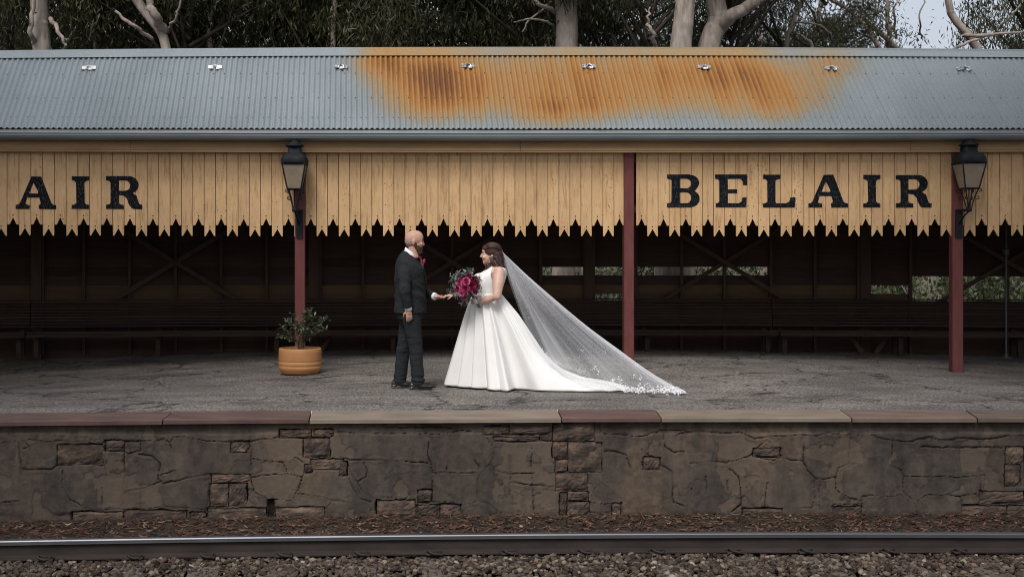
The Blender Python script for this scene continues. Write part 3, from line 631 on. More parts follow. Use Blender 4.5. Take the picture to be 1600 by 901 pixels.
litter('platform_leaves', 60, (-6, 8), lambda X, r: 15.4+3.5*r, lambda X, Y: zp(X, Y)+.002, 13, 'few dry leaves blown over the platform under the shelter', (.03, .09), (.006, .02))

# ------------------------------------------------------------------ the shelter
sh = empty('station_shelter', (2, 16.4, 0), 'long open platform shelter with rust-stained corrugated roof and ochre saw-toothed valance', 'shelter')
X0, X1 = -9.3, 12.4
EV_Q, EV_Z, RG_Q, RG_Z = -.27, 3.315, 1.45, 4.72
blobs = [(950,130,260,70,.26),(650,112,72,44,.70),(585,92,36,24,.50),(700,150,65,45,.42),(760,125,90,60,.32),(868,180,62,24,.55),(850,130,90,60,.22),(920,110,90,50,.28),(1000,125,100,55,.30),(1050,108,60,50,.22),
         (1180,125,75,44,.64),(1125,108,55,40,.40),(1250,145,55,40,.34),(1310,98,46,28,.40),(1200,178,70,30,.36),(960,165,90,30,.22),(650,180,60,30,.25)]
def rust(V):
    u = PU+V[:, 0]*F/V[:, 1]; v = PV-(V[:, 2]-H)*F/V[:, 1]; r = np.zeros(len(V))
    for a, b_, su_, sv_, am in blobs: r += am*np.exp(-((u-a)/su_)**2-((v-b_)/sv_)**2)
    st_ = vnoise(V[:, 0]+20, V[:, 2]*.10+3, 91, 4, 6.0)
    r = r*(1+.30*st_)+.06*np.clip(r*4, 0, 1)*st_
    v_ = V[:, 2]
    return np.clip(r*.80*np.clip(.35+1.3*(v_-3.3)/.8, .3, 1), 0, 1)
def roof_sheet(xa, xb, lift, slope=1):
    n = 10*8; rows = 22; V = []; A = []; off_ = random.uniform(-1, 1)
    nq, nz = -(RG_Z-EV_Z), (RG_Q-EV_Q); L = math.hypot(nq, nz); nq /= L; nz /= L
    RB = []
    for j in range(rows+1):
        s = j/rows; q = EV_Q+(RG_Q-EV_Q)*s; z = EV_Z+(RG_Z-EV_Z)*s
        sagz = -.006*math.sin(s*math.pi)
        for k in range(n+1):
            x = xa+(xb-xa)*k/n; h = .014*math.cos(2*math.pi*(x-X0)/.0762)+lift*(1 if k < n*.93 else .2)
            p = S(x, q+nq*h, z+nz*h+sagz); V.append(p); RB.append(-math.cos(2*math.pi*(x-X0)/.0762))
    V = np.array(V); i = (np.arange(rows)[:, None]*(n+1)+np.arange(n)[None]).ravel(); ru_ = rust(V)
    ru_ = np.clip(ru_*(1+.10*off_)+np.array(RB)*.12*np.clip(ru_*3, 0, 1), 0, 1)
    return mesh('roof_sheet', V, np.stack([i, i+1, i+n+2, i+n+1], 1), M['roof'], sh, True, {'rust': ru_})
x = X0; k = 0
while x < X1-.1:
    roof_sheet(x, x+.762+.012, .0015+random.uniform(0, .0015)); x += .762; k += 1
XE = x
sweep('rear_roof', [(RG_Q, RG_Z-.01), (3.25, 3.25), (3.25, 3.22), (RG_Q, RG_Z-.05)], X0, XE, .8, M['flash'], sh)
sweep('roof_lining', [(EV_Q+.03, EV_Z-.03), (RG_Q, RG_Z-.045), (RG_Q, RG_Z-.07), (EV_Q+.03, EV_Z-.055)], X0, XE, .8, M['soffit'], sh)
# ridge capping in lengths
for a in np.arange(X0, XE-.1, 1.83):
    b_ = min(a+1.84, XE); pr = [(RG_Q-.16, RG_Z-.10), (RG_Q-.035, RG_Z+.018), (RG_Q-.03, RG_Z+.045), (RG_Q, RG_Z+.058), (RG_Q+.03, RG_Z+.045), (RG_Q+.035, RG_Z+.018), (RG_Q+.16, RG_Z-.10)]
    o = sweep('ridge_capping', pr, a, b_, .12, M['roof'], sh, S, closed=False, smooth=False)
    n = len(o.data.vertices); V = np.empty(n*3, dtype=np.float32); o.data.vertices.foreach_get('co', V); V = V.reshape(-1, 3)+np.array(sh.location)
    at = o.data.attributes.new('rust', 'FLOAT', 'POINT'); at.data.foreach_set('value', (np.clip(rust(V-np.array([0, 0, .12]))*.7, 0, .55)).astype(np.float32))
# screws
b = MB()
for vq, per in ((.12, 3), (.36, 5), (.68, 5), (.95, 4)):
    q = EV_Q+(RG_Q-EV_Q)*vq; z = EV_Z+(RG_Z-EV_Z)*vq; k = 0; xx = X0
    while xx < XE:
        if k % per in (0, 2): b.lathe(S(xx, q-.006, z+.012), [(.008, -.002), (.008, .004), (.003, .008)], 6)
        xx += .0762; k += 1
so_ = b.build('roof_screws', M['iron'], sh); so_['kind'] = 'stuff'
sweep('eave_flashing', [(EV_Q-.035, 3.235), (EV_Q+.02, EV_Z-.012), (EV_Q+.05, EV_Z-.012), (EV_Q+.05, 3.2), (EV_Q-.03, 3.2)], X0, XE, .5, M['flash'], sh, jit=.003)
gut = [(EV_Q-.155, 3.245), (EV_Q-.165, 3.232), (EV_Q-.150, 3.222), (EV_Q-.152, 3.200), (EV_Q-.14, 3.165), (EV_Q-.11, 3.145), (EV_Q-.03, 3.140), (EV_Q-.03, 3.150), (EV_Q-.10, 3.155), (EV_Q-.135, 3.18), (EV_Q-.140, 3.24)]
sweep('gutter', gut, X0, XE, .5, M['gutter'], sh)
for a in np.arange(X0, XE-.1, 5.43):
    sweep('fascia_board', [(-.15, 2.995), (-.15, 3.02), (-.158, 3.025), (-.158, 3.15), (-.12, 3.16), (-.10, 3.16), (-.10, 2.995)], a+.002, min(a+5.428, XE), .5, M['ochre'], sh)
# valance boards with notched ends
BW = .1563
cX = (538-PU)*16.35/F
def valance_board(k):
    xc = cX+BW*k; hw = BW/2-.0032; long_ = (k % 2 == 0); bot = 1.817 if long_ else 1.967
    jz = random.uniform(-.004, .004); bot += jz
    ap = bot+.103; hz = ap+.029
    # outline of one half, from the top to the notch, then the little round hole through it
    if long_: low = [(hw, bot+.012), (hw-.002, bot), (hw-.016, bot), (0.0, ap)]
    else: low = [(hw, bot), (hw-.028, bot), (hw-.034, bot+.012), (0.0, ap)]
    hr = .010; q0 = -.035; q1 = -.013
    out = [(hw, 3.02)]+[(hw, bot+.35)]+low
    half = []
    # polygon strip: right half split down the middle line through the hole
    hol = [(hr*math.sin(math.pi*i/5), hz-hr*math.cos(math.pi*i/5)) for i in range(6)]   # bottom to top, right side
    poly_r = [(0, 3.02), (hw, 3.02)]+low+hol
    mb = MB()
    for sgn in (1, -1):
        pts = [(sgn*a, c) for a, c in poly_r]; 
        if sgn < 0: pts = pts[::-1]
        n = len(pts); base = len(mb.V)
        fr = [S(xc+a, q0+(.0 if True else 0), c) for a, c in pts]; bk = [S(xc+a, q1, c) for a, c in pts]
        Fc = [tuple(range(n))[::-1], tuple(n+i for i in range(n))]
        for i in range(n):
            j = (i+1) % n
            if abs(pts[i][0]) < 1e-6 and abs(pts[j][0]) < 1e-6: continue
            Fc.append((i, j, n+j, n+i))
        mb.add(fr+bk, Fc)
    o = mesh('valance_board', mb.V, mb.F, None, sh)
    bm = bmesh.new(); bm.from_mesh(o.data); bmesh.ops.remove_doubles(bm, verts=bm.verts, dist=1e-5); bmesh.ops.recalc_face_normals(bm, faces=bm.faces)
    bmesh.ops.bevel(bm, geom=[e for e in bm.edges if len(e.link_faces) == 2 and e.calc_face_angle(0) > .6 and abs(e.verts[0].co.z-e.verts[1].co.z) > .5], offset=.003, segments=1, affect='EDGES')
    bm.to_mesh(o.data); bm.free(); o.data.materials.append(M['valance'])
k0 = int((X0-cX)/BW)+1; k1 = int((XE-cX)/BW)-1
posts_x = [-6.2, -1.547, 3.11, 7.65, 12.0]
for k in range(k0, k1+1):
    xc = cX+BW*k
    if abs(xc-3.11) < .055: continue
    valance_board(k)
sweep('valance_rail', rect(-.010, .06, 2.86, 3.02), X0, XE, .6, M['soffit'], sh)
sweep('valance_batten', rect(-.010, .02, 2.16, 2.25), X0, XE, .6, M['soffit'], sh)
# the painted letters, a thin skin of paint on the boards
def arc(cx, cy, rx, ry, a0, a1, n=10): return [(cx+rx*math.cos(R(a0+(a1-a0)*i/n)), cy+ry*math.sin(R(a0+(a1-a0)*i/n))) for i in range(n+1)]
LET = {   # outlines in a box one unit high, y up; first outline, then holes
 'B': (1.0, [[(0,1),(0,.87),(.10,.86),(.135,.82),(.135,.18),(.10,.14),(0,.12),(0,0)]+arc(.68,.265,.32,.265,-90,60,10)+[(.86,.515)]+arc(.66,.745,.32,.255,-35,90,10),
        [(.39,.87),(.39,.585)]+arc(.58,.725,.155,.145,-85,85,8), [(.39,.455),(.39,.13)]+arc(.58,.29,.16,.165,-85,85,8)]),
 'E': (.98, [[(0,1),(0,.88),(.08,.86),(.125,.82),(.13,.18),(.09,.14),(.02,.12),(.03,0),(.94,0),(.95,.30),(.82,.30),(.80,.18),(.72,.13),(.385,.13),(.385,.43),(.67,.43),(.67,.55),(.385,.55),(.385,.87),(.76,.87),(.83,.80),(.85,.68),(.97,.68),(.97,1)]]),
 'L': (.99, [[(0,1),(0,.87),(.09,.85),(.13,.81),(.13,.17),(.09,.14),(0,.12),(0,0),(.98,0),(.99,.31),(.84,.31),(.80,.18),(.70,.13),(.40,.13),(.385,.18),(.38,.80),(.42,.85),(.52,.87),(.53,1)]]),
 'A': (1.22, [[(.47,1),(.12,.18),(.08,.135),(0,.125),(0,0),(.41,0),(.42,.12),(.31,.14),(.29,.18),(.34,.35),(.70,.35),(.75,.19),(.73,.14),(.68,.12),(.70,0),(1.21,0),(1.21,.12),(1.12,.14),(1.07,.18),(.76,1)],
        [(.535,.80),(.40,.48),(.67,.48),(.66,.56)]]),
 'I': (.52, [[(0,1),(0,.88),(.09,.85),(.13,.80),(.14,.19),(.09,.14),(0,.12),(0,0),(.52,0),(.52,.12),(.43,.14),(.385,.19),(.38,.80),(.42,.85),(.52,.88),(.52,1)]]),
 'R': (1.08, [[(0,1),(0,.87),(.10,.85),(.14,.80),(.14,.18),(.10,.14),(0,.13),(0,0),(.53,0),(.52,.12),(.42,.14),(.385,.18),(.385,.42),(.52,.41),(.62,.32),(.68,.14),(.76,.02),(.84,0),(1.08,0),(1.08,.13),(1.0,.14),(.96,.22),(.91,.40),(.79,.48)]+arc(.67,.73,.30,.27,-48,90,10),
        [(.385,.87),(.385,.55)]+arc(.56,.71,.155,.16,-85,85,8)])}
def letter(ch, u0, u1, vtop, vbot):
    wd, outl = LET[ch]; D = 16.33
    cu = bpy.data.curves.new('letter', 'CURVE'); cu.dimensions = '2D'; cu.fill_mode = 'BOTH'; cu.extrude = .0018
    xa = (u0-PU)*D/F
    for _ in range(3): xa = (u0-PU)*S(xa, -.037, 0)[1]/F
    xb = (u1-PU)*D/F
    for _ in range(3): xb = (u1-PU)*S(xb, -.037, 0)[1]/F
    Dm = S((xa+xb)/2, -.037, 0)[1]; zt_ = H-(vtop-PV)*Dm/F; zb = H-(vbot-PV)*Dm/F
    for o_ in outl:
        sp = cu.splines.new('POLY'); sp.points.add(len(o_)-1)
        for p, (a, c) in zip(sp.points, o_): p.co = (a/wd*(xb-xa)+random.uniform(-.002, .002), c*(zt_-zb)+random.uniform(-.002, .002), 0, 1)
        sp.use_cyclic_u = True
    t_ = bpy.data.objects.new('t', cu); COL.objects.link(t_); dg = bpy.context.evaluated_depsgraph_get(); dg.update()
    me = bpy.data.meshes.new_from_object(t_.evaluated_get(dg)); bpy.data.objects.remove(t_)
    bm = bmesh.new(); bm.from_mesh(me); bmesh.ops.remove_doubles(bm, verts=bm.verts, dist=1e-6)
    for v_ in bm.verts:
        p = S(xa+v_.co.x, -.0385+v_.co.z, zb+v_.co.y); v_.co = Vector(p)-sh.location
    bmesh.ops.recalc_face_normals(bm, faces=bm.faces); bm.to_mesh(me); bm.free(); me.materials.clear()
    o = link('letter', me, sh, M['letter']); o['label'] = 'painted black letter '+ch
for ch, a, c in (('B', 1042.3, 1093.5), ('E', 1117.3, 1168.2), ('L', 1192.3, 1243.2), ('A', 1263.4, 1325.9), ('I', 1349.2, 1376), ('R', 1400, 1456)): letter(ch, a, c, 272.5, 324)
for ch, a, c in (('B', -205, -152), ('E', -129, -77), ('L', -54, -3), ('A', 24, 87.8), ('I', 111.3, 139), ('R', 165, 222)): letter(ch, a, c, 273.8, 326)
# posts
for x in posts_x:
    b = MB(); hw = .072
    zb = float(zp(np.array(x), np.array(16.3)))-.03
    prof = [(hw, zb), (hw, 1.0), (hw, 3.1)]
    p0 = S(x, 0, 0); ang = Sa(x); rot = Matrix.Rotation(ang, 3, 'Z')
    ch = .01; sec = [(-hw, -hw+ch), (-hw+ch, -hw), (hw-ch, -hw), (hw, -hw+ch), (hw, hw), (-hw, hw)]
    zs_ = [zb, .9, 1.6, 3.1]; V = []
    for z in zs_:
        for a, c in sec:
            q = rot @ Vector((a, c-.012, 0)); V.append((p0[0]+q.x, p0[1]+q.y, z))
    n = 6; Fc = [(j*n+i_, j*n+(i_+1) % n, (j+1)*n+(i_+1) % n, (j+1)*n+i_) for j in range(3) for i_ in range(n)]+[tuple(range(n))[::-1], tuple(3*n+i_ for i_ in range(n))]
    mesh('post', V, Fc, M['post'], sh)
# rear wall: studs, boards row by row with some missing, cross braces
WQ = 2.92
def xw(u, q=WQ):
    X = (u-PU)*(16.4+q)/F
    for _ in range(8):
        p = S(X, q, 0); X += (u-PU)*p[1]/F-p[0]
    return X
wide = [-520, 58, 490, 921, 1350, 1780, 2200]
studs = [-437, -365, -293, -221, -149, -77, -8, 67, 132, 203, 275, 346, 417, 500, 567, 637, 706, 775, 844, 913, 993, 1064, 1131, 1203, 1272, 1340, 1421, 1490, 1572, 1643, 1712]
def stick(name, q0, q1, xa, za, xb, zb_, wd, mat):
    """a straight timber from (xa, za) to (xb, zb) on the wall"""
    L = math.hypot(xb-xa, zb_-za); nx_, nz_ = -(zb_-za)/L*wd/2, (xb-xa)/L*wd/2; n = 6; V = []
    for i_ in range(n+1):
        t = i_/n; x_ = xa+(xb-xa)*t; z_ = za+(zb_-za)*t
        V += [S(x_-nx_, q0, z_-nz_), S(x_+nx_, q0, z_+nz_), S(x_+nx_, q1, z_+nz_), S(x_-nx_, q1, z_-nz_)]
    Fc = [(i_*4+a, i_*4+(a+1) % 4, i_*4+4+(a+1) % 4, i_*4+4+a) for i_ in range(n) for a in range(4)]+[(3, 2, 1, 0), tuple(n*4+a for a in range(4))]
    return mesh(name, V, Fc, mat, sh)
for u in studs:
    x_ = xw(u); stick('stud', WQ-.075, WQ-.002, x_, -.06, x_, 3.25, .045 if u not in (67, 500) else .055, M['stud'])
for u in wide:
    x_ = xw(u); stick('wall_post', WQ-.10, WQ-.003, x_, -.12, x_, 3.25, .155, M['stud'])
for u in (-157, 275, 706, 1131, 1572):
    x_ = xw(u, WQ-.05)
    stick('cross_brace', WQ-.120, WQ-.080, x_-1.12, 1.44-.73, x_+1.6, 1.44+1.04, .07, M['stud'])
    stick('cross_brace', WQ-.165, WQ-.125, x_+1.12, 1.44-.73, x_-1.6, 1.44+1.04, .07, M['stud'])
for u in (490, 921, 1350): 
    for sg in (-1, 1):
        stick('foot_strut', WQ-.28, WQ-.24, xw(u)+sg*.30, .28, xw(u)+sg*.10, -.04, .07, M['stud'])
openings = {8: [(848, 1199)], 5: [(929, 973), (1423, 1760)], 6: [(1357, 1416), (1423, 1760)], 7: [(1423, 1760)]}
for row in range(-1, 21):
    z0 = .011+.15*row; z1 = z0+.147
    for u0, u1 in zip(wide[:-1], wide[1:]):
        spans = [(u0, u1)]
        for (a, c) in openings.get(row, []):
            ns_ = []
            for (s0, s1) in spans:
                if c <= s0 or a >= s1: ns_.append((s0, s1)); continue
                if a > s0: ns_.append((s0, a))
                if c < s1: ns_.append((c, s1))
            spans = ns_
        for (s0, s1) in spans:
            if s1-s0 < 8: continue
            dirty = z0 > .93 and not (row == 6 and False)
            sweep('wall_board', [(WQ-.006, z0), (WQ+.006, z1+.012), (WQ+.022, z1+.012), (WQ+.012, z0)], xw(s0)+.003, xw(s1)-.003, .7, M['wallbrown' if row >= 7 or row < 3 else 'wallboard'], sh, jit=.003)  # rows below the bench take the darker brown to look shaded
for x_ in (X0+.15, XE-.15):  # unseen end walls, added to keep the shelter inside dark
    b = MB(); pts = [(x_, -.1), (x_, 3.2)]
    V = [S(x_, .1, -.1), S(x_, 3.0, -.1), S(x_, 3.0, 3.3), S(x_, RG_Q, RG_Z-.08), S(x_, .1, 3.4)]; V2_ = [(a+.03, c, d) for a, c, d in V]
    mesh('added_end_wall', V+V2_, [(0, 1, 2, 3, 4), (9, 8, 7, 6, 5)]+[(i_, (i_+1) % 5+0, (i_+1) % 5+5, i_+5) for i_ in range(5)], M['wallbrown'], sh)
for x_ in posts_x+[.8, 5.4, -3.9, 9.9]:
    q_ = [S(x_, 0, 3.12), S(x_, WQ, 3.12)]; b = MB(); b.tube(q_, .06, 4); b.build('tie_beam', M['soffit'], sh)
# roof brackets
def bracket(u, v, mat, tilt):
    s = (v-203)/(78.5-203); q = EV_Q+(RG_Q-EV_Q)*s; z = EV_Z+(RG_Z-EV_Z)*s; X = xw(u, q); sl = math.atan2(RG_Z-EV_Z, RG_Q-EV_Q)
    p = Vector(S(X, q, z)); rt = Matrix.Rotation(Sa(X), 3, 'Z') @ Matrix.Rotation(sl, 3, 'X') @ Matrix.Rotation(tilt, 3, 'Z')
    b = MB()
    b.box((-.10, -.045, .014), (-.012, .05, .020)); b.box((.015, -.05, .014), (.10, .045, .022)); b.box((-.03, -.015, .018), (.04, .018, .040))
    b.tube([(-.04, -.06, .02), (-.03, -.02, .05), (.0, .0, .055), (.035, -.03, .05), (.045, -.075, .03)], .009, 6)
    b.tube([(-.08, -.05, .03), (-.06, -.07, .03), (-.045, -.05, .035)], .008, 6)
    b.V = [tuple(p+rt @ Vector(v_)) for v_ in b.V]; o = b.build('roof_bracket', M[mat], sh)
    b = MB(); c0 = random.uniform(-.02, .03); b.box((c0, -.085, .024), (c0+.045, -.03, .034)); b.V = [tuple(p+rt @ Vector(v_)) for v_ in b.V]; b.build('bracket_tab', M['whiteclip'], o)
for u, v, m_, ti in ((139, 107, 'whiteclip', .1), (336, 107, 'whiteclip', .05), (533, 107, 'clip', -.05), (731, 106, 'clip', 0), (920, 107, 'clip', .05), (1100, 108, 'clip', -.1), (1298, 109, 'clip', 0), (1506, 109, 'clip', .08)): bracket(u, v, m_, ti)
# pipe standing near the right end
x_ = xw(1572, 2.0); pz = S(x_, 2.0, 0); b = MB(); b.tube([(pz[0], pz[1], -.03), (pz[0], pz[1], 3.3)], .014, 10)
b.lathe((pz[0], pz[1], -.04), [(.09, 0), (.09, .015), (.03, .02), (.03, .06)], 14); b.lathe((pz[0], pz[1], 1.55), [(.03, 0), (.05, .02), (.05, .09), (.03, .11)], 12)
b.build('steel_pipe', M['pipe'], sh)

# ------------------------------------------------------------------ benches
BQ = 2.62
labs = ['dark slatted bench at the far left end behind the ochre letters AIR', 'dark slatted bench running behind the plant pot post', 'dark slatted bench behind the bride between the middle posts', 'dark slatted bench on the right below the widest wall opening']
bj = [-535, 48, 626, 1206, 1790]
for n_, (u0, u1) in enumerate(zip(bj[:-1], bj[1:])):
    xa, xb = xw(u0, BQ)+.008, xw(u1, BQ)-.008
    pm = S((xa+xb)/2, BQ-.2, 0); bn = empty('bench', pm, labs[n_], 'bench', 'long slatted benches along the rear wall')
    cy = (n_ == 1)
    for k in range(9):
        z = .40+k*.0475; q = BQ-.06+k*.010
        sweep('back_slat', [(q, z), (q+.006, z+.036), (q+.026, z+.036), (q+.02, z)], xa, xb, .5, M['bench'], bn, jit=.002)
    sweep('back_slat', rect(BQ+.02, BQ+.07, .826, .846), xa, xb, .5, M['bench'], bn)
    for k in range(5):
        q = BQ-.48+k*.085; z = .355-.012*k
        sweep('seat_slat', rect(q, q+.072, z-.028, z), xa+.01, xb-.0, .5, M['bench'], bn, jit=.002)
    sweep('seat_rail', rect(BQ-.47, BQ-.44, .265, .324), xa+.01, xb, .5, M['bench'], bn)
    m_ = max(2, int((xb-xa)/1.5))
    for k in range(m_+1):
        x_ = xa+.12+(xb-xa-.24)*k/m_
        for q in (BQ-.30, BQ-.02):
            o = stick('leg', q, q+.06, x_, -.05, x_, .30 if q < BQ-.1 else .36, .07, M['bench']); o.parent = bn
            o.location = sh.location-bn.location

# ------------------------------------------------------------------ lanterns
def lantern(x, y, yaw, lab, px, py):
    zb = 2.459
    ln = empty('lantern', (x, y, 2.174), lab, 'lantern', 'lanterns on the shelter posts')
    rt = Matrix.Rotation(yaw, 3, 'Z')
    def fin(b, name, mat, parent=ln, smooth=False):
        b.V = [tuple(Vector((x, y, 0)) + rt @ Vector((v_[0]-x, v_[1]-y, v_[2]))) for v_ in b.V]; return b.build(name, mat, parent, smooth)
    hw, hb = .160, .092; zt_ = 2.805
    # roof: shoulder, neck, cap and finial
    b = MB(); b.lathe((x, y, 0), [(.02, zt_-.004), (.178, zt_-.004), (.184, zt_+.02), (.184, zt_+.055), (.170, zt_+.09), (.14, zt_+.125), (.105, zt_+.147), (.092, zt_+.16), (.090, zt_+.235)], 32, sq=5)
    fin(b, 'roof', M['iron'], smooth=True)
    b = MB(); b.lathe((x, y, 0), [(.09, zt_+.232), (.125, zt_+.240), (.128, zt_+.255), (.10, zt_+.275), (.062, zt_+.315), (.045, zt_+.345), (.05, zt_+.35), (.05, zt_+.358), (.03, zt_+.365), (.028, zt_+.378), (.055, zt_+.390), (.058, zt_+.405), (.045, zt_+.42), (.01, zt_+.425)], 20); fin(b, 'finial', M['iron'], smooth=True)
    g_ = []
    cs = [(-1, -1), (1, -1), (1, 1), (-1, 1)]
    for i_ in range(4):
        a, c = cs[i_], cs[(i_+1) % 4]; b = MB(); o_ = .006
        nrm = Vector((a[0]+c[0], a[1]+c[1], 0)).normalized()*.004
        q = [Vector((x+a[0]*hb, y+a[1]*hb, zb)), Vector((x+c[0]*hb, y+c[1]*hb, zb)), Vector((x+c[0]*hw, y+c[1]*hw, zt_)), Vector((x+a[0]*hw, y+a[1]*hw, zt_))]
        b.add([tuple(v_) for v_ in q]+[tuple(v_-nrm) for v_ in q], [(0, 1, 2, 3), (7, 6, 5, 4), (0, 4, 5, 1), (1, 5, 6, 2), (2, 6, 7, 3), (3, 7, 4, 0)]); fin(b, 'glass_pane', M['glass'])
    b = MB()
    for a in cs: b.tube([(x+a[0]*hb, y+a[1]*hb, zb-.01), (x+a[0]*(hw+.002), y+a[1]*(hw+.002), zt_+.01)], .0105, 6)
    for i_ in range(4):
        a, c = cs[i_], cs[(i_+1) % 4]
        b.tube([(x+a[0]*hb, y+a[1]*hb, zb), (x+c[0]*hb, y+c[1]*hb, zb)], .011, 6); b.tube([(x+a[0]*hw, y+a[1]*hw, zt_-.006), (x+c[0]*hw, y+c[1]*hw, zt_-.006)], .012, 6)
    fin(b, 'frame', M['iron'])
    b = MB(); b.lathe((x, y, 0), [(.016, zb), (.03, zb+.01), (.03, zb+.03), (.018, zb+.04), (.036, zb+.08), (.042, zb+.13), (.036, zb+.18), (.012, zb+.21)], 12); fin(b, 'lamp_bulb', M['pearl'], smooth=True)
    b = MB()
    for a in cs:
        b.tube([(x+a[0]*.022, y+a[1]*.022, 2.19), (x+a[0]*.05, y+a[1]*.05, 2.33), (x+a[0]*.09, y+a[1]*.09, zb)], .009, 6)
        for zz, rr in ((2.33, .02), (2.43, .018)):
            f_ = (zz-2.19)/(zb-2.19)*.075+.02; c0 = Vector((x+a[0]*(f_+.02), y+a[1]*(f_+.02), zz))
            b.tube([c0+Vector((a[0]*rr*.7*math.cos(t), a[1]*rr*.7*math.cos(t), rr*math.sin(t))) for t in np.linspace(-2.6, 2.0, 8)], .006, 5)
    b.tube([(x, y, 2.17), (x, y, zb)], .008, 6)
    fin(b, 'scroll_leg', M['iron'])
    b = MB(); b.lathe((x, y, 0), [(.02, 2.14), (.036, 2.15), (.040, 2.18), (.03, 2.20), (.016, 2.21)], 14)
    b.tube([(x, y, 2.165), ((x+px)/2, (y+py)/2, 2.165), (px, py-.06, 2.165)], .022, 8)
    b.tube([(x, y, 2.15), (x*.6+px*.4, y*.6+py*.4, 2.08), (px, py-.06, 1.95)], .012, 6); b.build('arm', M['iron'], ln, True)
    b = MB(); b.box((px-.046, py-.105, 1.785), (px+.046, py-.082, 2.185))
    for zz in (1.83, 2.12): b.lathe((px-.02, py-.105, zz), [(.001, -.008), (.008, 0), (.001, .008)], 8); b.lathe((px+.02, py-.105, zz), [(.001, -.008), (.008, 0), (.001, .008)], 8)
    b.build('wall_plate', M['iron'], ln)
p1 = S(-1.547, 0, 0); p3 = S(7.65, 0, 0)
lantern((460.5-PU)*15.93/F, 15.93, 0.0, 'black iron lantern on the post above the terracotta plant pot', p1[0], p1[1])
lantern((1514-PU)*15.80/F, 15.80, 0.0, 'black iron lantern on the post at the right, beside the last letter R of BELAIR', p3[0], p3[1])

# ------------------------------------------------------------------ potted plant
pc = Vector(((469-PU)*15.56/F, 15.56, 0)); pc.z = float(zp(np.array(pc.x), np.array(pc.y)))+.002
pt = empty('potted_plant', pc, 'leafy shrub in a round ribbed terracotta pot at the foot of the red post', 'potted plant')
b = MB(); b.lathe(pc, [(.05, 0), (.245, .004), (.262, .02), (.272, .045), (.287, .065), (.290, .078), (.290, .105), (.285, .110), (.290, .116), (.291, .165), (.284, .170), (.290, .177), (.291, .19), (.289, .29), (.286, .335), (.278, .345), (.262, .345), (.252, .33), (.250, .28), (.05, .27)], 56)
b.build('pot', M['terracotta'], pt, True)
b = MB(); b.lathe(pc, [(.02, .26), (.252, .285), (.246, .295), (.10, .302), (.02, .305)], 28); b.build('soil', M['soil'], pt, True)
b = MB(); lv = MB(); g = random.Random(4)
def leafquad(mb, p, d, up, L, W, a, fold=.25):
    d = d.normalized(); s_ = d.cross(up)
    if s_.length < 1e-3: s_ = d.cross(Vector((1, 0, 0)))
    s_.normalize(); n_ = s_.cross(d)
    mb.add([p, p+d*L*.45+s_*W*.5+n_*W*fold, p+d*L-n_*L*.12, p+d*L*.45-s_*W*.5+n_*W*fold], [(0, 1, 2), (0, 2, 3)], a)
tips = [(-.27, .02, .62), (-.20, -.1, .72), (-.12, .05, .78), (0, -.05, .70), (.06, .05, .84), (.13, -.04, .86), (.18, 0, .78), (.27, .05, .74), (.36, 0, .76), (.33, -.08, .62), (.22, .08, .60), (-.30, 0, .50), (.05, -.15, .60), (-.05, .12, .66), (-.16, -.02, .45), (.10, .0, .46)]
for tx, ty, tz in tips:
    p0 = pc+Vector((g.uniform(-.05, .06), g.uniform(-.04, .04), .29)); p3_ = pc+Vector((tx+.02, ty, tz)); p1_ = p0.lerp(p3_, .4)+Vector((-tx*.25, 0, .06)); p2_ = p0.lerp(p3_, .75)+Vector((0, 0, .03))
    b.tube([p0, p1_, p2_, p3_], [.008, .006, .004, .002], 5)
    for i_ in range(30):
        t = g.uniform(.38, 1.0); q = (p1_.lerp(p2_, (t-.38)/.32) if t < .7 else p2_.lerp(p3_, (t-.7)/.3))
        if g.random() < .25: q += Vector((g.uniform(-.05, .05), g.uniform(-.05, .05), g.uniform(-.02, .04)))
        d = Vector((g.uniform(-1, 1), g.uniform(-1, 1), g.uniform(-.2, .9))); leafquad(lv, q, d, Vector((0, 0, 1)), g.uniform(.045, .085), g.uniform(.026, .042), g.random())
b.build('stem', M['twig'], pt); lv.build('foliage', M['potleaf'], pt)

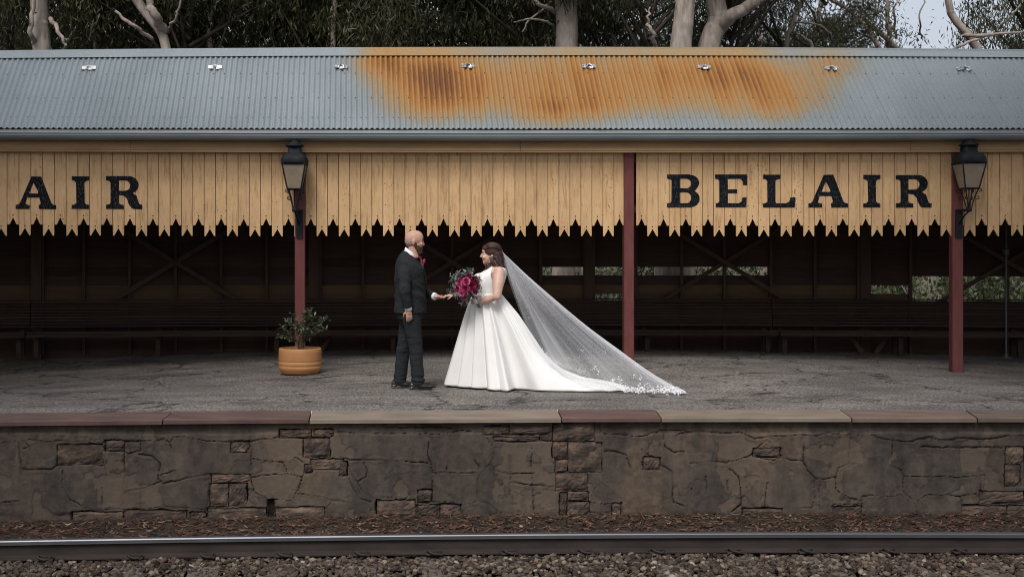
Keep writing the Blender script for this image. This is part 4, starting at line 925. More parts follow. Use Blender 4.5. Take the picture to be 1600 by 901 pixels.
# ------------------------------------------------------------------ people
UX = lambda u, D=13.35: (u-PU)*D/F
UZ = lambda v, D=13.35: H-(v-PV)*D/F
def hand(mb, wrist, direc, palmn, side, curl=.5, L=.185, spread=.16):
    """palm, four fingers of different lengths bent at the knuckles, and a thumb from the side of the palm.
    direc: wrist to fingertips, palmn: the way the palm faces, side: which side the thumb leaves"""
    d = Vector(direc).normalized(); pn = Vector(palmn); pn = (pn-d*pn.dot(d)).normalized(); s_ = d.cross(pn)*side; w_ = Vector(wrist); k = L/.185
    pl = .095*k
    rot = Matrix((s_, pn, d)).transposed()
    mb.ell(w_+d*pl*.55, (.040*k, .016*k, .058*k), 12, rot); mb.tube([w_-d*.03, w_+d*.02, w_+d*.05], [.024*k, .026*k, .030*k], 10)
    for i_, (off, ln_) in enumerate(((.030, .068), (.010, .077), (-.010, .072), (-.029, .056))):
        base = w_+d*pl*.88+s_*off*k; dd = (d+s_*off*spread*6).normalized(); pts = [base-dd*.012]; an = 0; q = base.copy(); pts.append(q.copy())
        for sg, f_ in enumerate((.45, .32, .23)):
            an += curl*(.6, .75, .5)[sg]+(i_*.04); v_ = dd*math.cos(an)+pn*math.sin(an); q = q+v_*ln_*k*f_; pts.append(q.copy())
        mb.tube(pts, [.0088*k, .0092*k, .0085*k, .0078*k, .0060*k], 8)
    tb = w_+d*pl*.22+s_*.026*k; t1 = tb+(s_*.7+d*.6+pn*.35).normalized()*.042*k; t2 = t1+(s_*.15+d*.9+pn*.45).normalized()*.034*k; t3 = t2+(d+pn*.5-s_*.15).normalized()*.020*k
    mb.tube([tb-d*.012-s_*.008, tb, t1, t2, t3], [.012*k, .0125*k, .0115*k, .0100*k, .0070*k], 8)
def limb(mb, pts, rad, n=16): 
    mb.tube(pts, rad, n)
    for p, r in zip(pts, rad): mb.ell(p, (r*.99, r*.99, r*.99), 12)

# --- the groom, in profile, facing right
gy = 13.38
gr_ = empty('person', (.02, gy, 0), 'bald bearded man in charcoal suit with a magenta buttonhole flower, holding out his hand', 'person')
def rotm(ax, a): return Matrix.Rotation(R(a), 3, ax)
HX, HZ = UX(647.5), UZ(377)                     # middle of the head
b = MB()
b.ell((HX-.004, gy, HZ+.030), (.109, .080, .100), 20)                # skull
b.ell((HX+.020, gy, HZ+.040), (.086, .072, .088), 18)                # brow
b.ell((HX+.028, gy, HZ-.040), (.066, .062, .090), 18)                # face
b.ell((HX+.036, gy, HZ-.092), (.050, .048, .042), 14)                # jaw
b.ell((HX+.062, gy, HZ-.112), (.022, .024, .022), 12)                # chin
b.ell((HX+.088, gy, HZ+.022), (.017, .052, .013), 12)                # brow ridge
b.tube([(HX+.092, gy, HZ+.014), (HX+.101, gy, HZ-.012), (HX+.109, gy, HZ-.038), (HX+.090, gy, HZ-.048)], [.009, .011, .013, .011], 10)
b.ell((HX+.086, gy, HZ-.068), (.011, .022, .008), 10); b.ell((HX+.083, gy, HZ-.082), (.010, .021, .008), 10)
for sy in (-1, 1):
    b.ell((HX+.074, gy+sy*.036, HZ-.028), (.026, .020, .022), 10)    # cheek
    b.ell((HX+.080, gy+sy*.034, HZ+.002), (.013, .016, .010), 10)    # eyelid
    b.ell((HX-.010, gy+sy*.080, HZ-.010), (.022, .010, .034), 12, rotm('Y', 12))     # ear
    b.ell((HX-.014, gy+sy*.084, HZ-.004), (.017, .010, .024), 12, rotm('Y', 12))
    b.ell((HX-.006, gy+sy*.078, HZ-.036), (.010, .008, .012), 10)
b.loft([(HX-.025, gy, HZ-.20, .078, .072, .15), (HX-.020, gy, HZ-.14, .068, .062, .15), (HX-.008, gy, HZ-.09, .066, .060, .1), (HX-.004, gy, HZ-.03, .066, .060, 0)])
b.loft([(.01, gy, .86, .10, .15, 0), (.01, gy, .95, .135, .165, 0), (.01, gy, 1.1, .14, .165, 0), (.01, gy, 1.25, .14, .18, 0), (.005, gy, 1.38, .115, .18, 0), (.0, gy, 1.44, .08, .12, 0), (.0, gy, 1.50, .062, .062, 0)])
yN, yF = gy-.262, gy+.235
sN, eN, wN = (UX(632), gy-.20, UZ(424)), (UX(632.5), yN-.03, UZ(455)), (UX(638.3), yN+.01, UZ(482))
sF, eF, wF = (UX(640), gy+.20, UZ(424)), (UX(654), yF+.0, UZ(454)), (UX(680), gy+.06, UZ(463.5))
limb(b, [sN, eN, wN], [.055, .043, .028]); limb(b, [sF, eF, wF], [.055, .043, .028])
hand(b, wN, (.10, .05, -1), (-.2, 1, 0), -1, .35, .18)
hand(b, wF, (1, -.10, -.12), (.0, -.15, 1), 1, .45, .18)
hpN, kN, aN = (UX(641), gy-.095, .90), (UX(649), gy-.10, .50), (UX(653), gy-.11, .09)
hpF, kF, aF = (UX(641), gy+.095, .90), (UX(631), gy+.10, .50), (UX(625), gy+.11, .09)
for h_, k_, a_ in ((hpN, kN, aN), (hpF, kF, aF)): limb(b, [h_, k_, a_], [.082, .056, .042]); b.tube([a_, (a_[0]+.01, a_[1], .06), (a_[0]+.06, a_[1], .045), (a_[0]+.11, a_[1], .035)], [.038, .034, .028, .016], 10)
body = remeshed('body', b, M['skin_m'], gr_, .0052, 7)
# beard
b = MB()
b.ell((HX+.040, gy, HZ-.094), (.056, .056, .044), 16); b.ell((HX+.060, gy, HZ-.116), (.034, .036, .036), 14)
for sy in (-1, 1):
    b.ell((HX+.040, gy+sy*.046, HZ-.074), (.036, .020, .040), 12, rotm('Y', -20)); b.ell((HX+.014, gy+sy*.060, HZ-.044), (.017, .012, .045), 10)
b.ell((HX+.089, gy, HZ-.060), (.012, .030, .007), 10)
b.ell((HX+.048, gy, HZ-.134), (.034, .034, .026), 12)
rb = random.Random(2)
for k in range(160):
    an = rb.uniform(-1.4, 1.4); zz = rb.uniform(-.135, -.06); rr = .058
    rr = .052; p = Vector((HX+.038+rr*math.cos(an)*.95, gy+rr*math.sin(an), HZ+zz)); b.tube([p, p+Vector((math.cos(an)*.008, math.sin(an)*.008, -.022))], [.006, .002], 5)
remeshed('beard', b, M['beard'], body, .0045, 3)
# eyes, eyebrows
for sy in (-1, 1):
    b = MB(); b.ell((HX+.086, gy+sy*.035, HZ+.002), (.010, .011, .0055), 10); b.build('eye', M['eye'], body, True)
    b = MB(); b.tube([(HX+.103, gy+sy*.014, HZ+.024), (HX+.100, gy+sy*.034, HZ+.030), (HX+.088, gy+sy*.052, HZ+.024)], [.004, .005, .003], 6); b.build('eyebrow', M['beard'], body, True)
b = MB(); b.ell((HX-.030, gy, HZ+.005), (.083, .0835, .080), 20); b.build('cropped_hair', M['stubble'], body, True)
# shirt: collar and cuffs
b = MB(); b.loft([(UX(641), gy, UZ(402), .092, .088, -.55), (UX(641.2), gy, UZ(396.5), .084, .078, -.62), (UX(641.8), gy, UZ(392.5), .080, .072, -.68), (UX(642), gy, UZ(392.3), .070, .062, -.68), (UX(641), gy, UZ(398), .070, .064, -.6)], 28)
b.loft([(.06, gy, 1.20, .115, .10, 0), (.06, gy, 1.36, .105, .10, 0), (.045, gy, 1.44, .095, .09, -.3), (UX(642), gy, UZ(400), .078, .07, -.5)], 24)
b.build('shirt', M['shirt'], gr_, True)
for (e_, w_) in ((eN, wN), (eF, wF)):
    e_, w_ = Vector(e_), Vector(w_); d = (w_-e_).normalized(); b = MB(); b.tube([w_-d*.07, w_+d*.008, w_+d*.010], [.044, .041, .036], 18); b.build('shirt_cuff', M['shirt'], gr_, True)
b = MB(); tx = UX(657)
b.ell((HX+.065, gy, HZ-.185), (.02, .022, .024), 10); b.loft([(HX+.07, gy, HZ-.19, .012, .02, 0), (tx+.045, gy, 1.33, .012, .035, 0), (tx+.062, gy, 1.16, .012, .045, 0)], 12); b.build('tie', M['ribbon'], gr_, True)
# jacket
b = MB()
b.loft([(UX(640.5), gy, .868, .186, .215, 0), (UX(641), gy, .90, .188, .215, 0), (UX(641), gy, 1.00, .186, .208, 0), (UX(641), gy, 1.12, .182, .198, 0), (UX(641), gy, 1.24, .182, .210, 0), (UX(640.5), gy, 1.33, .178, .225, 0), (UX(640), gy, 1.40, .172, .225, -.08), (UX(639.5), gy, 1.45, .152, .212, -.22), (UX(639.5), gy, 1.49, .128, .165, -.38), (UX(640), gy, 1.522, .106, .118, -.50), (UX(640.3), gy, 1.548, .094, .094, -.58)], 40)
def sleeve(b, s_, e_, w_):
    s_, e_, w_ = map(Vector, (s_, e_, w_)); d = (w_-e_).normalized(); w2 = w_-d*.022
    b.tube([s_+Vector((0, 0, .035)), s_, s_.lerp(e_, .5), e_, e_.lerp(w2, .5), w2], [.070, .084, .074, .064, .058, .050], 18); b.ell(s_, (.088, .080, .082), 16); b.ell(e_, (.066, .066, .066), 12)
sleeve(b, (sN[0]+.0, sN[1]+.015, sN[2]-.01), eN, wN); sleeve(b, (sF[0], sF[1]-.015, sF[2]-.01), eF, wF)
def wr(V):      # creases: diagonal drag lines round elbow and armpit
    x, y, z = V[:, 0], V[:, 1], V[:, 2]
    return .014*vnoise(x*9+z*14+9, y*6+z*9+7, 3, 3, 1.0)*np.exp(-((z-1.12)/.22)**2)+.007*vnoise(x*16-z*8+20, z*16+y*5, 5, 3, 1.0)
jk = remeshed('jacket', b, M['suit'], gr_, .0075, 5, disp=wr, extra=lambda V: V)
# cut the neck open: the collar of the shirt stands above it, lapels and a seam of buttons in front
for sy in (-1, 1):
    b = MB(); b.add([(UX(641), gy+sy*.088, 1.515), (UX(650), gy+sy*.098, 1.43), (UX(661)+.006, gy+sy*.10, 1.36), (UX(665.5)+.010, gy+sy*.030, 1.12), (UX(663)+.012, gy+sy*.055, 1.28), (UX(651)+.028, gy+sy*.062, 1.45), (UX(642), gy+sy*.075, 1.53)], [(0, 1, 5, 6), (1, 2, 4, 5), (2, 3, 4)])
    V0 = [Vector(v_) for v_ in b.V]; b.V += [tuple(v_+Vector((.012, -sy*-.010, .006))) for v_ in V0]; b.A += [.5]*7; b.F += [(13, 12, 8, 7), (12, 11, 9, 8), (11, 10, 9)]+[(i_, (i_+1) % 7, (i_+1) % 7+7, i_+7) for i_ in range(7)]
    b.build('lapel', M['lapel'], jk)
b = MB(); q_ = Vector((UX(660)+.006, gy-.10, UZ(405)-.015))
for k in range(9):
    an = k*.7; c_ = q_+Vector((.012+.006*math.sin(an*1.3), 0, 0))+Vector((0, math.cos(an), math.sin(an)))*.016*(k/9+.2); b.ell(c_, (.012, .013, .013), 8, rotm('X', k*37), a=.3+.07*k)
b.build('buttonhole_flower', M['magenta'], jk, True)
b = MB()
for k in range(5): leafquad(b, q_+Vector((.0, 0, -.01)), Vector((.2, -.3+.2*k, -1+.3*k)), Vector((1, 0, 0)), .045, .016, .5+.1*k)
b.build('buttonhole_leaves', M['bouqleaf'], jk)
# trousers, shoes
b = MB(); b.loft([(UX(640.5), gy, .80, .155, .175, 0), (UX(640), gy, .90, .150, .172, 0), (UX(640), gy, 1.0, .140, .165, 0)], 30)
for h_, k_, a_, in ((hpN, kN, aN), (hpF, kF, aF)):
    h_, k_, a_ = map(Vector, (h_, k_, a_)); b.tube([h_, h_.lerp(k_, .4), k_, k_.lerp(a_, .5), a_, a_+Vector((0, 0, -.04))], [.118, .104, .083, .077, .074, .076], 20)
def wr2(V):
    x, y, z = V[:, 0], V[:, 1], V[:, 2]
    return .012*vnoise(x*7+z*16+9, z*12-x*8+17, 3, 3, 1.0)*np.exp(-((z-.46)/.2)**2)+.013*vnoise(x*5+9, z*30+3, 6, 2, 1.0)*np.exp(-((z-.11)/.08)**2)+.005*vnoise(x*10+9, z*10+9, 8, 3, 1.0)
remeshed('trousers', b, M['suit'], gr_, .0075, 4, disp=wr2)
for a_, zz in ((aN, .0), (aF, .0)):
    ax = a_[0]-.02; b = MB()
    b.loft([(ax+.075, a_[1], .012, .150, .046, 0), (ax+.075, a_[1], .030, .152, .050, 0), (ax+.060, a_[1], .055, .128, .046, -.10), (ax+.025, a_[1], .080, .082, .040, -.18), (ax+.01, a_[1], .105, .055, .038, -.1)], 28)
    b.ell((ax+.155, a_[1], .030), (.075, .046, .026), 14); b.ell((ax-.045, a_[1], .040), (.040, .038, .034), 12)
    b.box((ax-.085, a_[1]-.038, 0), (ax-.02, a_[1]+.038, .02)); b.box((ax+.03, a_[1]-.042, 0.0), (ax+.18, a_[1]+.042, .012))
    remeshed('shoe', b, M['shoe'], gr_, .005, 4)

# --- the bride, facing left
by = 13.44
br = empty('person', (.90, by, 0), 'smiling bride with curled brown hair in a white satin gown with long train and veil', 'person')
BX, BZ = UX(766), UZ(397)
b = MB()
b.ell((BX+.022, by, BZ+.022), (.096, .078, .094), 20); b.ell((BX-.020, by, BZ-.024), (.066, .062, .088), 18)
b.ell((BX-.034, by, BZ-.076), (.046, .046, .038), 14); b.ell((BX-.062, by, BZ-.096), (.019, .022, .019), 12); b.ell((BX-.036, by, BZ+.032), (.056, .058, .050), 14)
b.tube([(BX-.084, by, BZ+.012), (BX-.097, by, BZ-.008), (BX-.108, by, BZ-.028), (BX-.086, by, BZ-.035)], [.007, .008, .010, .008], 10)
b.ell((BX-.077, by, BZ-.055), (.010, .019, .007), 10); b.ell((BX-.075, by, BZ-.067), (.009, .018, .008), 10)
for sy in (-1, 1):
    b.ell((BX-.058, by+sy*.036, BZ-.034), (.030, .022, .026), 10); b.ell((BX-.070, by+sy*.032, BZ+.004), (.013, .014, .010), 10); b.ell((BX+.024, by+sy*.074, BZ-.022), (.016, .008, .028), 10)
b.loft([(BX+.045, by, BZ-.215, .082, .10, -.1), (BX+.036, by, BZ-.155, .060, .058, -.12), (BX+.028, by, BZ-.10, .058, .055, -.1), (BX+.020, by, BZ-.03, .058, .055, 0)])
b.loft([(UX(762), by, .93, .15, .16, 0), (UX(763), by, 1.07, .145, .15, 0), (UX(764), by, 1.18, .160, .155, 0), (UX(766), by, 1.27, .165, .165, 0), (UX(771), by, 1.34, .130, .180, 0), (UX(774), by, 1.385, .092, .165, 0), (UX(774), by, 1.42, .06, .08, 0)], 28)
for sy in (-1, 1): b.ell((UX(752), by+sy*.075, 1.245), (.075, .072, .072), 14)
bsN, beN, bwN = (UX(779), by-.185, UZ(425)), (UX(774), by-.30, UZ(462)), (UX(749), by-.215, UZ(471))
bsF, beF, bwF = (UX(776), by+.175, UZ(425)), (UX(752), by+.24, UZ(455)), (UX(709), by+.04, UZ(461))
limb(b, [bsN, tuple(Vector(bsN).lerp(Vector(beN), .45)), beN, tuple(Vector(beN).lerp(Vector(bwN), .45)), bwN], [.066, .068, .052, .046, .027])
limb(b, [bsF, tuple(Vector(bsF).lerp(Vector(beF), .45)), beF, tuple(Vector(beF).lerp(Vector(bwF), .45)), bwF], [.062, .062, .047, .040, .024])
hand(b, bwN, (-1, -.05, .0), (.25, 1, .1), -1, .95, .16); hand(b, bwF, (-1, -.10, -.16), (0, .1, -1), 1, .40, .165)
b.loft([(.93, by, .10, .09, .13, 0), (.93, by, .5, .12, .16, 0), (.93, by, .95, .15, .16, 0)], 20)
bb = remeshed('body', b, M['skin_f'], br, .0052, 7)
for sy in (-1, 1):
    c = MB(); c.ell((BX-.074, by+sy*.031, BZ+.004), (.010, .011, .0055), 10); c.build('eye', M['eye'], bb, True)
    c = MB(); c.tube([(BX-.087, by+sy*.012, BZ+.024), (BX-.085, by+sy*.030, BZ+.029), (BX-.072, by+sy*.046, BZ+.024)], [.003, .0035, .002], 6); c.build('eyebrow', M['hair'], bb, True)
c = MB(); c.ell((BX-.081, by, BZ-.0555), (.008, .020, .0035), 10); c.ell((BX-.078, by, BZ-.0655), (.008, .019, .004), 10); c.build('lips', M['lip'], bb, True)
for sy in (-1, 1):
    c = MB(); c.ell((BX+.020, by+sy*.085, BZ-.048), (.006, .006, .006), 8); c.ell((BX+.020, by+sy*.086, BZ-.066), (.0085, .007, .011), 8); c.build('earring', M['pearl'], bb, True)
# hair: crown swept back, loose ringlets on the shoulder
b = MB()
b.ell((BX+.030, by, BZ+.042), (.108, .092, .096), 20); b.ell((BX+.068, by, BZ-.005), (.078, .086, .092), 16); b.ell((BX-.022, by, BZ+.066), (.066, .075, .052), 14)
b.ell((BX+.088, by, BZ-.085), (.062, .088, .10), 14)
hr = random.Random(5)
def ringlet(b, p, L, r, n=9, ph=0, rad=.018, lean=(0, 0)):
    pts = []
    for i_ in range(n*3):
        t = i_/(n*3-1); a = ph+t*n*1.1; pts.append((p[0]+lean[0]*t+rad*math.cos(a), p[1]+lean[1]*t+rad*math.sin(a), p[2]-L*t))
    b.tube(pts, [r*(1-.55*(i_/(n*3-1))**2) for i_ in range(n*3)], 7)
for k in range(34):
    a = hr.uniform(-2.1, 2.1); p = (BX+.075+.055*math.cos(a), by+.085*math.sin(a), BZ-.02+hr.uniform(-.03, .03)); ringlet(b, p, hr.uniform(.14, .225), hr.uniform(.011, .017), 4, hr.uniform(0, 6), .024, (hr.uniform(-.02, .03), hr.uniform(-.02, .02)))
for p, L in (((BX+.018, by-.088, BZ-.035), .150), ((BX+.040, by-.096, BZ-.03), .17), ((BX-.006, by-.084, BZ-.065), .12), ((BX-.030, by-.066, BZ-.10), .085), ((BX-.048, by-.05, BZ-.11), .07), ((BX+.085, by-.085, BZ-.04), .19), ((BX+.060, by-.092, BZ-.03), .18), ((BX-.01, by+.08, BZ-.05), .16)): ringlet(b, p, L, .0135, 3, hr.uniform(0, 6), .020, (-.008, -.012))
for k in range(46):       # combed strands over the crown
    a = hr.uniform(-1.45, 1.45); pts = []
    for i_ in range(7):
        t = i_/6; ph = 2.45-2.75*t; pts.append((BX+.026+.108*math.cos(ph)*math.cos(a*.35), by+.094*math.sin(a)*(.55+.45*math.sin(max(ph, .2))), BZ+.036+.096*math.sin(ph)*math.cos(a*.8)))
    b.tube(pts, [.004, .006, .007, .007, .007, .006, .004], 5)
remeshed('hair', b, M['hair'], bb, .0046, 1, disp=lambda V: .004*vnoise(V[:, 0]*14+9, V[:, 2]*34+V[:, 1]*20+40, 4, 3, 1.0))
# fine loose strands over the waves
b = MB()
for k in range(230):
    a = hr.uniform(-1.5, 1.5); pts = []; ph0 = hr.uniform(0, 6.28); L_ = hr.uniform(.10, .22); st0 = hr.uniform(1.6, 2.5); am_ = hr.uniform(.004, .014)
    for i_ in range(9):
        t = i_/8; ph = st0*(1-t)+.15*t
        pts.append((BX+.030+.112*math.cos(ph)*math.cos(a*.4)+hr.uniform(-.0015, .0015), by+.100*math.sin(a)*(.50+.50*math.sin(max(ph, .25))), BZ+.040+.100*math.sin(ph)*math.cos(a*.75)))
    x0_, y0_, z0_ = pts[-1]
    for i_ in range(1, 13):
        t = i_/12; pts.append((x0_-.045*t*hr.uniform(.8, 1)+am_*math.sin(ph0+t*13), y0_+(.012*t if y0_ > by else -.012*t)+am_*math.cos(ph0+t*13), z0_-L_*t))
    b.tube(pts, [.0012]+[.0024]*(len(pts)-2)+[.0008], 4)
hs_ = b.build('loose_strands', M['hair'], bb, True); hs_['kind'] = 'stuff'
# bodice: fitted satin with a deep V neck and wide straps, armholes cut out
b = MB()
b.loft([(UX(761), by, 1.03, .158, .168, 0), (UX(761.5), by, 1.09, .156, .162, 0), (UX(763), by, 1.16, .172, .168, 0), (UX(764.5), by, 1.22, .178, .178, 0), (UX(768), by, 1.285, .172, .185, 0), (UX(772.5), by, 1.335, .148, .190, 0), (UX(776), by, 1.375, .122, .176, 0), (UX(777), by, 1.408, .090, .125, 0), (UX(776), by, 1.428, .05, .07, 0)], 36)
for sy in (-1, 1): b.ell((UX(751.5), by+sy*.076, 1.243), (.086, .082, .082), 16)
bo = remeshed('bodice', b, M['satin'], br, .0065, 6)
bm = bmesh.new(); bm.from_mesh(bo.data); lo = br.location; kill = []
for f_ in bm.faces:
    c = f_.calc_center_median()+lo; x_, y_, z_ = c.x, abs(c.y-by), c.z
    if y_ > .105 and ((x_-UX(776))/.068)**2+((z_-1.315)/.105)**2 < 1: kill.append(f_)
    elif x_ < UX(775) and z_ > 1.235 and y_ < .004+.105*(z_-1.235)/.16: kill.append(f_)
    elif z_ > 1.36 and math.hypot(x_-UX(773), y_) < .088: kill.append(f_)
    elif x_ > UX(775) and z_ > 1.33 and y_ < .09*(z_-1.33)/.05: kill.append(f_)
bmesh.ops.delete(bm, geom=kill, context='FACES')
bmesh.ops.delete(bm, geom=[v_ for v_ in bm.verts if not v_.link_faces], context='VERTS')
for _ in range(14):
    ed = [v_ for v_ in bm.verts if v_.is_boundary]; bmesh.ops.smooth_vert(bm, verts=ed, factor=.5, use_axis_x=True, use_axis_y=True, use_axis_z=True)
bm.to_mesh(bo.data); bm.free()
sm = bo.modifiers.new('thick', 'SOLIDIFY'); sm.thickness = .006; sm.offset = 1
# skirt and train
hem = [(.400,13.65),(.50,13.50),(.643,13.36),(.865,13.22),(.975,13.06),(1.03,12.98),(1.12,12.99),(1.19,13.22),(1.44,13.02),(1.71,12.97),(1.99,12.95),(2.30,12.97),(2.52,13.15),(2.45,13.45),(2.1,13.75),(1.7,14.0),(1.2,14.08),(.8,14.02),(.5,13.86)]
ang = [180,195,214,236,250,257,264,272,290,305,320,338,360,380,400,425,455,485,515]
hem = np.array(hem+[hem[0]]); ang = np.array(ang+[540]); NT = 420
ta = np.linspace(180, 540, NT, endpoint=False)
def cr_(x): return np.interp(ta, ang, x)
hx, hy = cr_(hem[:, 0]), cr_(hem[:, 1])
for _ in range(5):
    for a_ in (hx, hy): a_[:] = (np.roll(a_, 1)+2*a_+np.roll(a_, -1))/4
th = np.radians(ta); wx, wy = UX(761.5)+.158*np.cos(th), by+.165*np.sin(th)
NR = 110; t = np.linspace(0, 1, NR)[:, None]
dist = np.hypot(hx-wx, hy-wy)[None]; wgt = np.clip((dist-.55)/.75, 0, 1)
fr_tab = np.array([0, .135, .23, .33, .46, .65, .87, 1.0]); z_tab = np.array([1, .77, .57, .36, .20, .10, .055, .006])
# parameterised by arc length along each profile
L_lin_f = t; z_lin = 1-t**1.06*(1-.006)
# train profile resampled evenly
cum = np.concatenate([[0], np.cumsum(np.hypot(np.diff(fr_tab)*1.4, np.diff(z_tab)*1.06))]); cum /= cum[-1]
f_tr = np.interp(t[:, 0], cum, fr_tab)[:, None]; z_tr = np.interp(t[:, 0], cum, z_tab)[:, None]
for _ in range(6):
    for a_ in (f_tr, z_tr): a_[1:-1] = (a_[:-2]+2*a_[1:-1]+a_[2:])/4
f = L_lin_f*(1-wgt)+f_tr*wgt; zn = z_lin*(1-wgt)+z_tr*wgt
f = f+.05*np.sin(np.pi*np.clip(t*1.0, 0, 1))*(1-wgt)*(1-t)
ZW = 1.075
X = wx[None]*(1-f)+hx[None]*f; Y = wy[None]*(1-f)+hy[None]*f; Z = ZW*zn
nx_ = np.cos(th)[None]+0*t; ny_ = np.sin(th)[None]+0*t
phi = th[None]*1.0
fold = (np.sqrt(np.sin(phi*8+1.0+1.1*np.sin(phi*3+.7))**2+.02)**.8-.6)*1.15+.38*np.sin(phi*19+2*np.sin(phi*2)+.6*t)+.22*np.sin(phi*37+t*2)*np.exp(-t*1.6)
amp = (.012+.058*t**.8)*(1-.5*wgt*t)
low = 1-(1-np.clip(Z/.14, .15, 1))*np.clip(wgt*1.6+.0*t, 0, 1)
X = X+nx_*fold*amp*low; Y = Y+ny_*fold*amp*low; Z = np.maximum(Z+(1-low)*fold*.018+.010, .006)
Z[-1] = .006+.010*np.clip(fold[-1], 0, 1)*(1-wgt[0])
V = np.stack([X.ravel(), Y.ravel(), Z.ravel()], 1); V = np.vstack([V])
i = np.arange(NR-1)[:, None]*NT+np.arange(NT)[None]; j = np.arange(NR-1)[:, None]*NT+(np.arange(NT)[None]+1) % NT
Fq = np.stack([i.ravel(), j.ravel(), (j+NT).ravel(), (i+NT).ravel()], 1)
sk = mesh('skirt', V, Fq, M['satin'], br, True)
sm = sk.modifiers.new('thick', 'SOLIDIFY'); sm.thickness = .004; sm.offset = -1
b = MB(); b.loft([(UX(761.5), by, 1.055, .166, .172, 0), (UX(761.5), by, 1.06, .170, .176, 0), (UX(761.5), by, 1.088, .169, .174, 0), (UX(761.5), by, 1.092, .160, .165, 0)], 40); b.build('waistband', M['satin'], br, True)
# veil: tulle gathered at the comb, spread over the train
ap = np.array([UX(784), by, UZ(391.5)])
gc = np.array([(1.50,13.14,.40),(1.72,13.02,.20),(1.95,12.92,.10),(2.2,12.86,.045),(2.45,12.80,.02),(2.72,12.72,.012),(2.93,12.66,.012),(3.04,12.66,.012),(3.06,12.74,.012),(3.0,12.9,.012),(2.9,13.1,.012),(2.75,13.35,.012),(2.5,13.62,.03),(2.2,13.82,.08),(1.85,13.88,.2),(1.55,13.82,.4)])
ns = 520; sp_ = np.linspace(0, 1, ns); gk = np.linspace(0, 1, len(gc))
G = np.stack([np.interp(sp_, gk, gc[:, k]) for k in range(3)], 1)
for _ in range(14): G[1:-1] = (G[:-2]+2*G[1:-1]+G[2:])/4
nt_ = 100; tt = np.linspace(0, 1, nt_)[:, None, None]
a0 = ap[None]+np.stack([.012*np.cos(sp_*math.pi), -.055*np.cos(sp_*math.pi), .0*sp_], 1)
Vv_ = a0[None]*(1-tt)+G[None]*tt
Vv_[..., 2] -= (.30*4*tt[..., 0]*(1-tt[..., 0])*.38)+.010*np.sin(tt[..., 0]*17)*np.exp(-((sp_[None]-.44)/.12)**2)*tt[..., 0]
# folds run down from the comb
pl_ = .8*vnoise(sp_*38, sp_*0+.5, 7, 2, 1.0)+.7*vnoise(sp_*17, sp_*0+3.5, 8, 2, 1.0)
tg = np.gradient(G, axis=0); nrm = np.stack([tg[:, 1], -tg[:, 0], np.abs(tg[:, 0])*.6], 1); nrm /= np.linalg.norm(nrm, axis=1)[:, None]+1e-9
drift = vnoise((sp_[None]*60+tt[..., 0]*3), tt[..., 0]*2+0*sp_[None], 17, 2, 1.0)
Vv_ += nrm[None]*((.75*pl_[None]+.3*drift)*.055*(tt[..., 0]**.8)*np.clip(1.15-tt[..., 0], .25, 1))[..., None]
Vv_[..., 2] = np.maximum(Vv_[..., 2], .012+.006*np.abs(pl_)[None])
fine = (sp_[None] < .5)*vnoise(sp_[None]*56+tt[..., 0]*2, tt[..., 0]*1.0+0*sp_[None], 27, 2, 1.0); broad = vnoise(sp_[None]*15+tt[..., 0]*1.2, tt[..., 0]*.8+0*sp_[None], 29, 2, 1.0)
dn = .12+.20*np.clip(1-tt[..., 0]*2.4, 0, 1)+.07*np.clip(fine*1.8, 0, 1)+.26*np.clip(broad*1.7, 0, 1)+.28*np.clip((tt[..., 0]-.93)/.07, 0, 1)*np.clip((sp_[None]-.16)/.1, 0, 1)+.24*np.exp(-((sp_[None]-.44)/.06)**2)
i = (np.arange(nt_-1)[:, None]*ns+np.arange(ns-1)[None]).ravel()
vl = mesh('veil', Vv_.reshape(-1, 3), np.stack([i, i+1, i+ns+1, i+ns], 1), M['veil'], br, True, {'dens': np.clip(dn, 0, .8).ravel()})
# lace leaves and flecks sewn on the veil, thick along its border
b = MB(); g = random.Random(9)
def motif(tr_, sr, size, n):
    p = Vector(Vv_[tr_, sr]); a = Vector(Vv_[max(tr_-1, 0), sr])-p; c = Vector(Vv_[tr_, min(sr+3, ns-1)])-p; nn = a.cross(c); 
    if nn.length < 1e-9: return
    nn.normalize(); a.normalize(); c = nn.cross(a)
    if nn.y > 0: nn = -nn
    for k in range(n):
        an = g.uniform(0, 6.28); d = a*math.cos(an)+c*math.sin(an); q = p+nn*.006+d*size*.3; s_ = nn.cross(d); L = size*g.uniform(.6, 1.2); W = L*.38
        b.add([q, q+d*L*.4+s_*W*.5+nn*.002, q+d*L, q+d*L*.4-s_*W*.5+nn*.002], [(0, 1, 2, 3)])
for k in range(400): motif(int(nt_*(1-abs(g.gauss(0, .026)))-1) if g.random() < .9 else int(nt_*g.uniform(.80, .99)), g.randrange(ns//5, ns-5), g.uniform(.012, .030), 4)
for k in range(34): motif(min(nt_-1, int(nt_*(1-abs(g.gauss(0, .12))))), g.randrange(ns//5, ns//2), g.uniform(.014, .028), 4)
for k in range(9): motif(int(nt_*g.uniform(.35, .9)), g.randrange(10, ns//2+20), g.uniform(.008, .014), 4)
lc = b.build('lace_trim', M['lace'], vl); lc['kind'] = 'stuff'

